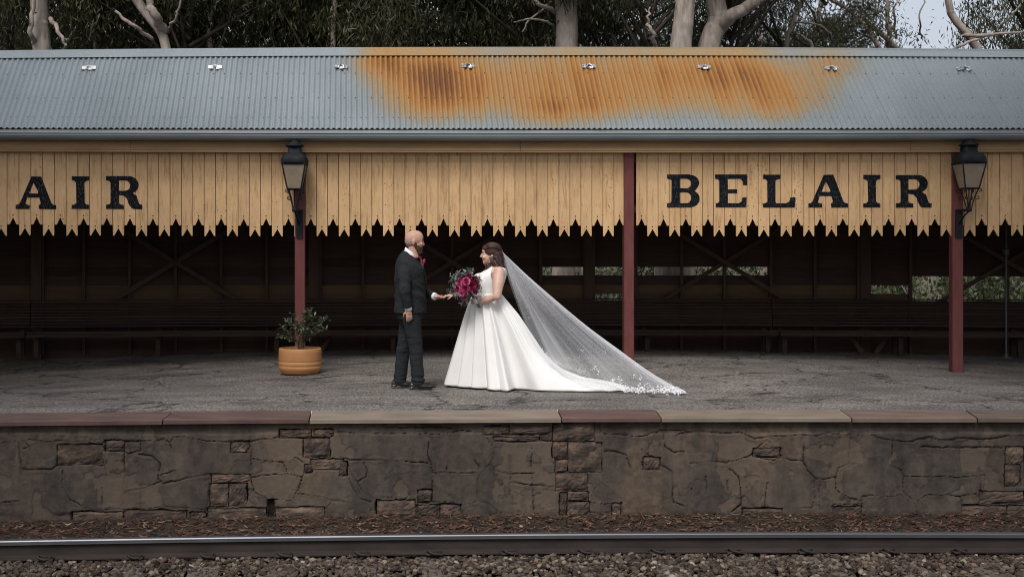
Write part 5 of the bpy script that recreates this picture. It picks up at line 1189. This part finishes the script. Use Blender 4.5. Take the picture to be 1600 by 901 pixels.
# ------------------------------------------------------------------ bouquet
bc = Vector((UX(727), by-.29, UZ(447)))
bq = empty('bouquet', bc, 'round bouquet of magenta roses and grey green eucalyptus in the hand of the bride', 'bouquet')
def rose(c, r, axis, a0_, sd):
    g = random.Random(sd); b = MB(); ax = Vector(axis).normalized(); u_ = ax.orthogonal().normalized(); w_ = ax.cross(u_)
    b.ell(c+ax*r*.2, (r*.35, r*.35, r*.35), 8, a=a0_*.4)
    for ring, (n_, rr, op) in enumerate(((3, .32, .15), (5, .62, .5), (6, .95, .95))):
        for k in range(n_):
            an = 2*math.pi*k/n_+ring*.7+g.uniform(-.2, .2); d = u_*math.cos(an)+w_*math.sin(an); s_ = ax.cross(d); h_ = r*(.75-.25*ring)
            base = c-ax*r*.2+d*r*.1; V = []
            for vi, (hh_, ou) in enumerate(((0, .15), (.5, .8), (1.0, 1.0), (1.12, 1.2))):
                for ui in (-1, -.5, 0, .5, 1):
                    wd_ = r*.62*(rr+.3)*math.sin(.6+hh_*1.4)*ui; V.append(base+ax*(h_*hh_*1.3-abs(ui)*r*.10*hh_)+d*(r*rr*ou*(1-.35*ui*ui)+op*.0)+s_*wd_)
            b.add(V, [(q*5+e, q*5+e+1, q*5+5+e+1, q*5+5+e) for q in range(3) for e in range(4)], min(1, a0_+g.uniform(-.12, .12)+.08*ring))
    return b.build('rose', M['magenta'], bq, True)
rr_ = [(-.005, .065, .040, .62), (-.045, .115, .036, .45), (-.085, .045, .034, .70), (.055, .005, .050, .22), (.090, .075, .046, .12), (.115, .005, .040, .25), (-.015, -.02, .046, .50), (-.105, -.02, .036, .55), (-.055, -.075, .034, .85), (-.02, -.125, .032, .58), (.03, .115, .036, .10), (-.06, .0, .022, .95), (.10, -.055, .030, .35)]
for k, (dx, dz, r, a) in enumerate(rr_):
    rad = math.hypot(dx, dz); rose(bc+Vector((dx, -.095*math.sqrt(max(0, 1-(rad/.17)**2))-random.uniform(0, .03), dz)), r, (dx*3.5, -1, dz*3.5), a, k)
lv = MB(); stm = MB(); g = random.Random(12)
for k in range(84):
    an = g.uniform(0, 6.28) if k > 22 else g.uniform(.6, 2.9); L = g.uniform(.12, .225); d = Vector((math.cos(an), g.uniform(-.85, .3), math.sin(an)*(.85 if math.sin(an) < 0 else 1))).normalized(); p0 = bc+d*.04
    stm.tube([p0, bc+d*L*.6, bc+d*L+Vector((0, 0, -.008))], [.002, .0018, .001], 4)
    for q in range(13):
        t = .35+.65*q/12; p = bc+d*L*t; s_ = d.orthogonal().normalized(); s_ = Matrix.Rotation(g.uniform(0, 6.28), 3, d) @ s_; leafquad(lv, p, (d*.5+s_), d, g.uniform(.030, .050), g.uniform(.017, .027), g.random()**.7)
stm.build('sprig_stem', M['twig'], bq); lv.build('foliage', M['bouqleaf'], bq)
b = MB(); hp = Vector((UX(741.5), by-.235, UZ(469)))
for k in range(12): an = k*.52; b.tube([bc+Vector((.02*math.cos(an), .0, .02*math.sin(an))), hp+Vector((.010*math.cos(an), .010*math.sin(an), 0)), hp+(hp-bc).normalized()*.10+Vector((.016*math.cos(an), .016*math.sin(an), 0))], .0035, 5)
b.build('flower_stem', M['bouqleaf'], bq)
b = MB(); d = (hp-bc).normalized(); b.tube([hp-d*.035, hp+d*.035], [.019, .018], 14); b.build('ribbon_wrap', M['shirt'], bq, True)

# ------------------------------------------------------------------ trees beyond the shelter
def crown_mesh(name, seed, nc, rx, ry, rz, leaf=1.0, droop=1.0, per=290):
    g = np.random.default_rng(seed); cc = g.normal(0, 1, (nc, 3)); cc /= np.linalg.norm(cc, axis=1)[:, None]; cc *= g.uniform(.25, 1, nc)[:, None]**.6; cc *= np.array([rx, ry, rz])
    sp = g.uniform(.45, .95, nc); base = g.uniform(.1, .75, nc)
    n = nc*per; ci = np.repeat(np.arange(nc), per)
    p = cc[ci]+g.normal(0, .42, (n, 3))*sp[ci][:, None]*np.array([1, 1, .75])
    d = g.normal(0, .45, (n, 3)); d[:, 2] -= .9*droop; d /= np.linalg.norm(d, axis=1)[:, None]
    s = np.cross(d, g.normal(0, 1, (n, 3))); s /= np.linalg.norm(s, axis=1)[:, None]
    L = g.uniform(.10, .20, n)[:, None]*leaf; W = g.uniform(.009, .017, n)[:, None]*leaf
    bend = np.cross(s, d)*L*.12
    V = np.stack([p, p+d*L*.5+s*W+bend, p+d*L, p+d*L*.5-s*W+bend], 1).reshape(-1, 3)
    i = np.arange(n)*4; me_o = mesh(name, V, np.stack([i, i+1, i+2, i+3], 1), M['gum'], None, False, {'rnd': np.repeat(np.clip(base[ci]+g.normal(0, .16, n), 0, 1), 4)})
    me = me_o.data; bpy.data.objects.remove(me_o)
    return me, cc
CR = [crown_mesh('crown', 100+k, 70, 2.9, 1.9, 2.6) for k in range(4)]
SP = [crown_mesh('crown', 120+k, 46, 3.0, 1.6, 2.3, 1.0, .7, 230) for k in range(2)]
def limb_t(mb, pts, r0, r1, n=9, wob=.03, seed=0):
    g = random.Random(seed); pts = [Vector(p) for p in pts]; out = []; rs = []
    m = 6*(len(pts)-1)
    for i_ in range(m+1):
        f = i_/m*(len(pts)-1); k = min(int(f), len(pts)-2); t = f-k
        p0 = pts[max(k-1, 0)]; p1 = pts[k]; p2 = pts[k+1]; p3 = pts[min(k+2, len(pts)-1)]
        q = .5*((2*p1)+(-p0+p2)*t+(2*p0-5*p1+4*p2-p3)*t*t+(-p0+3*p1-3*p2+p3)*t*t*t)
        out.append(q+Vector((g.uniform(-wob, wob), g.uniform(-wob, wob), 0))); rs.append(r0+(r1-r0)*i_/m)
    mb.tube(out, [r*g.uniform(.99, 1.01) for r in rs], n)
def tree(label, D, trunk, limbs, crown, cscale=(1, 1, 1), cz=8.0, cx=0, seed=0, group='gum trees behind the shelter', mset=CR):
    """trunk and limbs as lists of photo pixels at distance D with widths in pixels"""
    g = random.Random(seed+50)
    def pp(u, v, dd=0): q = P(u, v, D+dd); return (q[0], q[1], q[2])
    b0 = pp(*trunk[0][:2]); foot = (b0[0], D, -.2)
    t_ = empty('gum_tree', foot, label, 'tree', group)
    px = D/F; b = MB(); tp = [pp(a, c) for a, c, _ in trunk]; k_ = (tp[0][0]-tp[1][0])/max(.2, tp[1][2]-tp[0][2])*.5; tp = [(tp[0][0]+k_*z_, D, tp[0][2]-z_) for z_ in (6.4, 4.8, 3.6, 2.4, 1.4, .6)]+tp
    end = Vector(tp[-1])+(Vector(tp[-1])-Vector(tp[-2])).normalized()*2.5; tp.append(tuple(end))
    limb_t(b, tp, trunk[0][2]*px/2*1.10, trunk[-1][2]*px/2*.80, 18, .006, seed); o = b.build('trunk', M['bark'], t_, True)
    for li in limbs:
        b = MB(); pts = [pp(a, c, (-.35 if k else 0)) for k, (a, c, _) in enumerate(li)]
        if li[-1][1] < 12: e = Vector(pts[-1])+(Vector(pts[-1])-Vector(pts[-2])).normalized()*1.6; pts.append(tuple(e))
        limb_t(b, pts, li[0][2]*px/2, max(.012, li[-1][2]*px/2*.8), 9, .03, seed+len(li)); b.build('limb', M['bark'], t_, True)
    if crown is not None:
        me, cc = mset[crown]; c = link('crown', me, t_); c.location = (cx, g.uniform(.3, .9), cz+.2); c.scale = cscale; c.rotation_euler = (0, 0, g.uniform(-.4, .4)+(math.pi if g.random() < .5 else 0))
        b = MB()
        for k in range(0, len(cc), 2 if mset is CR else 6):
            q = Vector(cc[k]); q = Vector((q.x*cscale[0], q.y*cscale[1], q.z*cscale[2])); q = Matrix.Rotation(c.rotation_euler.z, 3, 'Z') @ q+c.location+t_.location
            s0 = Vector((t_.location.x+cx*.6, D+.4, max(2.5, q.z-g.uniform(.8, 2.2)))); mid = s0.lerp(q, .5)+Vector((g.uniform(-.2, .2), g.uniform(-.2, .2), g.uniform(.0, .4))); b.tube([s0, mid, q], [.045, .026, .010], 5)
        b.build('branch', M['darkbark'], t_, True)
    return t_
tree('thick pale gum trunk rising upright at the far left behind the roof', 23, [(66, 85, 31), (62, 40, 29), (61, 5, 33)], [[(58, 72, 9), (48, 50, 8), (52, 0, 6)], [(80, 30, 8), (92, 50, 7), (102, 72, 5)]], 0, (1, 1, 1), 8.2, -1.2, 1)
tree('leaning gum with twin pale trunks splitting above the left part of the roof', 23, [(262, 88, 15), (252, 52, 24), (228, 20, 21), (208, -8, 18)], [[(256, 50, 16), (240, 20, 13), (228, -12, 11)], [(238, 62, 7), (205, 38, 7), (180, 18, 5)], [(262, 45, 5), (276, 25, 3), (283, -5, 2)]], 1, (1.1, 1, 1), 8.1, .6, 2)
tree('slender dark gum with crooked grey branches between the two big left trunks', 25, [(152, 88, 10), (146, 55, 9), (138, 20, 7), (130, -5, 6)], [[(158, 50, 5), (172, 30, 4), (187, -5, 3)], [(98, 85, 6), (108, 60, 5), (118, 45, 4)]], 2, (1, 1, 1), 8.0, 0, 3)
tree('hanging dark foliage tree with a broken pale branch above the rust patch', 25, [(600, 88, 11), (606, 50, 10), (612, 5, 9)], [[(628, 55, 5), (652, 42, 5), (700, 38, 5), (708, 40, 6)], [(707, 42, 8), (712, 28, 8), (718, 17, 7)], [(676, 29, 4), (655, 15, 4), (640, 8, 3)], [(585, 72, 5), (570, 60, 4), (560, 50, 3)]], 3, (1.2, 1, 1.1), 8.0, .3, 4)
tree('smooth brown gum trunk standing upright near the middle of the roof', 22, [(885, 85, 33), (886, 45, 35), (884, 0, 42)], [[(872, 20, 8), (845, 8, 5), (830, -6, 4)], [(868, 40, 4), (835, 30, 3), (805, 35, 3)], [(860, 5, 4), (830, 30, 3), (818, 50, 2)]], 0, (1.1, 1, 1), 8.3, -.9, 5)
tree('mottled pale gum trunk with peeling bark left of the forked trunk', 21, [(1062, 88, 44), (1066, 50, 38), (1071, 5, 35)], [[(1024, 85, 8), (1020, 55, 7), (1012, 35, 10), (1016, 12, 3)]], 1, (1, 1, 1), 8.4, -.8, 6)
tree('big smooth grey gum forking into two limbs above the right rust patch', 21.5, [(1105, 88, 38), (1112, 58, 40), (1122, 30, 36), (1117, -6, 36)], [[(1124, 42, 24), (1148, 22, 17), (1180, 4, 14), (1200, -10, 12)]], 2, (.9, 1, .9), 8.6, .9, 7)
tree('thin pale leaning gum stem right of the forked trunk', 24, [(1227, 85, 11), (1234, 50, 9), (1247, 15, 8), (1256, -8, 8)], [[(1238, 50, 5), (1262, 62, 6), (1272, 84, 6)], [(1236, 35, 4), (1275, 38, 4), (1300, 55, 3)]], 1, (.8, .8, .8), 6.9, .5, 8, mset=SP)
tree('open dark gum with crossing crooked branches against the bright sky', 26, [(1380, 88, 11), (1352, 40, 10), (1330, 18, 8), (1300, 0, 7)], [[(1412, 86, 11), (1375, 50, 9), (1345, 25, 6)], [(1388, 80, 9), (1390, 40, 8), (1384, -6, 6)], [(1400, 60, 4), (1398, 20, 4), (1402, -6, 3)], [(1440, 60, 3), (1438, 30, 2), (1445, -6, 2)]], 0, (1.15, .9, .9), 6.9, -1.9, 9, mset=SP)
tree('dark gum with a long horizontal bough at the right edge of the photo', 24, [(1532, 88, 16), (1515, 58, 14), (1488, 25, 12), (1480, -6, 12)], [[(1506, 55, 7), (1530, 56, 6), (1562, 53, 6), (1605, 50, 4)], [(1480, 84, 6), (1500, 72, 6), (1535, 58, 5)], [(1560, 45, 4), (1580, 25, 4), (1595, 5, 3)]], 2, (.9, 1, 1.1), 8.0, 2.0, 10)
TL = ['at the far left corner behind the pale trunk', 'just right of the leaning twin trunks', 'above the second white roof bracket', 'above the left edge of the rust stain', 'above the darkest left rust patch', 'left of the smooth brown trunk', 'right of the smooth brown trunk', 'right of the big forked trunk', 'at the right edge beyond the long horizontal bough', 'at the right end beyond the last roof bracket',
 'above the right end of the rust stain', 'in the far row behind the thick upright left trunk', 'in the far row above the letters AIR', 'in the far row above the left lantern', 'in the far row left of the broken pale branch', 'in the far row right of the broken pale branch', 'in the far row behind the smooth brown trunk', 'in the far row at the right edge of the photo', 'in the far row at the left end']
g = random.Random(77); k = 0
for (u, D, s_, ci, z) in ((-90, 26, 1.2, 0, 7.6), (330, 24, 1.15, 1, 7.9), (430, 25, 1.2, 2, 7.8), (520, 24, 1.1, 3, 8.0), (700, 27, 1.2, 0, 7.9), (785, 25, 1.1, 1, 8.0), (965, 25, 1.2, 2, 7.9), (1190, 28, .8, 3, 6.0), (1275, 29, .62, 0, 6.4), (1790, 25, 1.2, 1, 7.8), (1860, 28, 1.3, 2, 7.6), (30, 30, 1.4, 3, 8.5), (190, 31, 1.4, 0, 8.3), (370, 32, 1.5, 1, 8.2), (560, 33, 1.5, 2, 8.3), (740, 33, 1.5, 3, 8.2), (930, 33, 1.5, 0, 8.4), (1745, 31, 1.2, 2, 8.0), (-200, 32, 1.5, 1, 8)):
    w_ = 8 if D > 29 else 11
    t_ = tree('dark drooping gum foliage '+TL[k], D, [(u, 88, w_), (u+g.uniform(-8, 8), 40, w_*.9), (u+g.uniform(-14, 14), 0, w_*.7)], [], ci, (s_, s_, s_), z+.0, 0, 200+k, 'dense gum trees behind the shelter'); k += 1
# low scrub behind the wall openings
def shrub_mesh(seed, n=2600):
    g = np.random.default_rng(seed); p = g.normal(0, 1, (n, 3)); p /= np.linalg.norm(p, axis=1)[:, None]; p *= g.uniform(.3, 1, n)[:, None]**.5; p *= np.array([1.25, .8, .85])*(1+.25*np.sin(p[:, :1]*5+seed)); p[:, 2] += .8
    d = g.normal(0, 1, (n, 3)); d[:, 2] += .5; d /= np.linalg.norm(d, axis=1)[:, None]; s = np.cross(d, g.normal(0, 1, (n, 3))); s /= np.linalg.norm(s, axis=1)[:, None]; L = g.uniform(.06, .15, n)[:, None]; W = L*.22
    V = np.stack([p, p+d*L*.5+s*W, p+d*L, p+d*L*.5-s*W], 1).reshape(-1, 3); i = np.arange(n)*4
    o = mesh('foliage', V, np.stack([i, i+1, i+2, i+3], 1), M['shrub'], None, False, {'rnd': np.repeat(g.uniform(0, 1, n), 4)}); me = o.data; bpy.data.objects.remove(o); return me
SL = ['behind the bride through the rear wall boards', 'through the leftmost slot in the rear wall', 'through the slot left of the middle post', 'through the slot just right of the middle post', 'through the slot behind the crossed braces', 'through the slot right of the crossed braces', 'through the small low slot left of the wide opening', 'at the left of the wide wall opening', 'in the wide wall opening beside the right red post', 'in the wide wall opening at the right edge', 'behind the boards left of the small low slot', 'behind the boards under the letter L', 'beyond the right end of the wide wall opening']
SHM = [shrub_mesh(3), shrub_mesh(8)]
k = 0
for (u, D, s_) in ((800, 25, .95), (870, 23, .75), (945, 25, .8), (1010, 27.5, .9), (1090, 24.5, .85), (1160, 24, .9), (1385, 26.5, .9), (1450, 24, 1.0), (1530, 25, 1.1), (1600, 23.5, 1.0), (1300, 25, 1.0), (1230, 25, 1.0), (1670, 26, 1.2)):
    q = P(u, 450, D); zg = -.25+(D-23)/30*2
    t_ = empty('shrub', (q[0], D, zg), 'grey green scrub bush seen '+SL[k], 'shrub', 'scrub bushes behind the rear wall')
    c = link('foliage', SHM[k % 2], t_); c.scale = (s_*1.1, s_, s_*1.15); c.rotation_euler = (0, 0, k*1.3)
    b = MB(); gg = random.Random(k)
    for j_ in range(6): e = Vector((gg.uniform(-.9, .9), gg.uniform(-.5, .1), gg.uniform(.9, 1.6)))*s_; b.tube([(q[0]+e.x*.1, D, zg-.05), (q[0]+e.x*.45, D+e.y*.5-.2, zg+e.z*.55), (q[0]+e.x, D+e.y-.3, zg+e.z)], [.03, .02, .008], 5)
    b.build('branch', M['bark'], t_, True); k += 1

# ------------------------------------------------------------------ added unseen leaf masses: darken the frame edges, block the low front sky
def shade_leaves(boxes, name, lab, leaf=.30, seed=5):
    g = np.random.default_rng(seed); P_ = []
    for (cx, cy, cz, rx, ry, rz, n) in boxes:
        nc = max(6, n//220); cc = g.normal(0, .5, (nc, 3))*np.array([rx, ry, rz])+np.array([cx, cy, cz]); P_.append(cc[g.integers(0, nc, n)]+g.normal(0, .55, (n, 3)))
    p = np.vstack(P_); n = len(p); d = g.normal(0, .6, (n, 3)); d[:, 2] -= .6; d /= np.linalg.norm(d, axis=1)[:, None]; s_ = np.cross(d, g.normal(0, 1, (n, 3))); s_ /= np.linalg.norm(s_, axis=1)[:, None]
    L = g.uniform(.5, 1, n)[:, None]*leaf; W = L*.2
    V = np.stack([p, p+d*L*.5+s_*W, p+d*L, p+d*L*.5-s_*W], 1).reshape(-1, 3); i = np.arange(n)*4
    o = mesh(name, V, np.stack([i, i+1, i+2, i+3], 1), M['gum'], None, False, {'rnd': np.repeat(g.uniform(0, 1, n), 4)}); tag(o, lab, 'shade_foliage', kind='stuff'); return o
bx = [(x_, -13+2*math.sin(x_), 2.2, 2.4, 1.6, 2.2, 2600) for x_ in np.arange(-26, 30, 4.2)]  # low row added behind the camera to block front sky
for xs_, n_ in ((-7.8, 8500), (-10.8, 17000), (-14.5, 14000), (5.6, 9500), (8.2, 27000), (11.5, 25000)): bx.append((xs_, 5.5, 11.2, 2.2, 6.5, 1.6, n_))  # leaf masses hung high on both sides to shade the frame edges
shade_leaves(bx, 'shade_foliage', 'added gum leaf masses, unseen above and behind the camera, shading the frame edges and blocking low front sky')
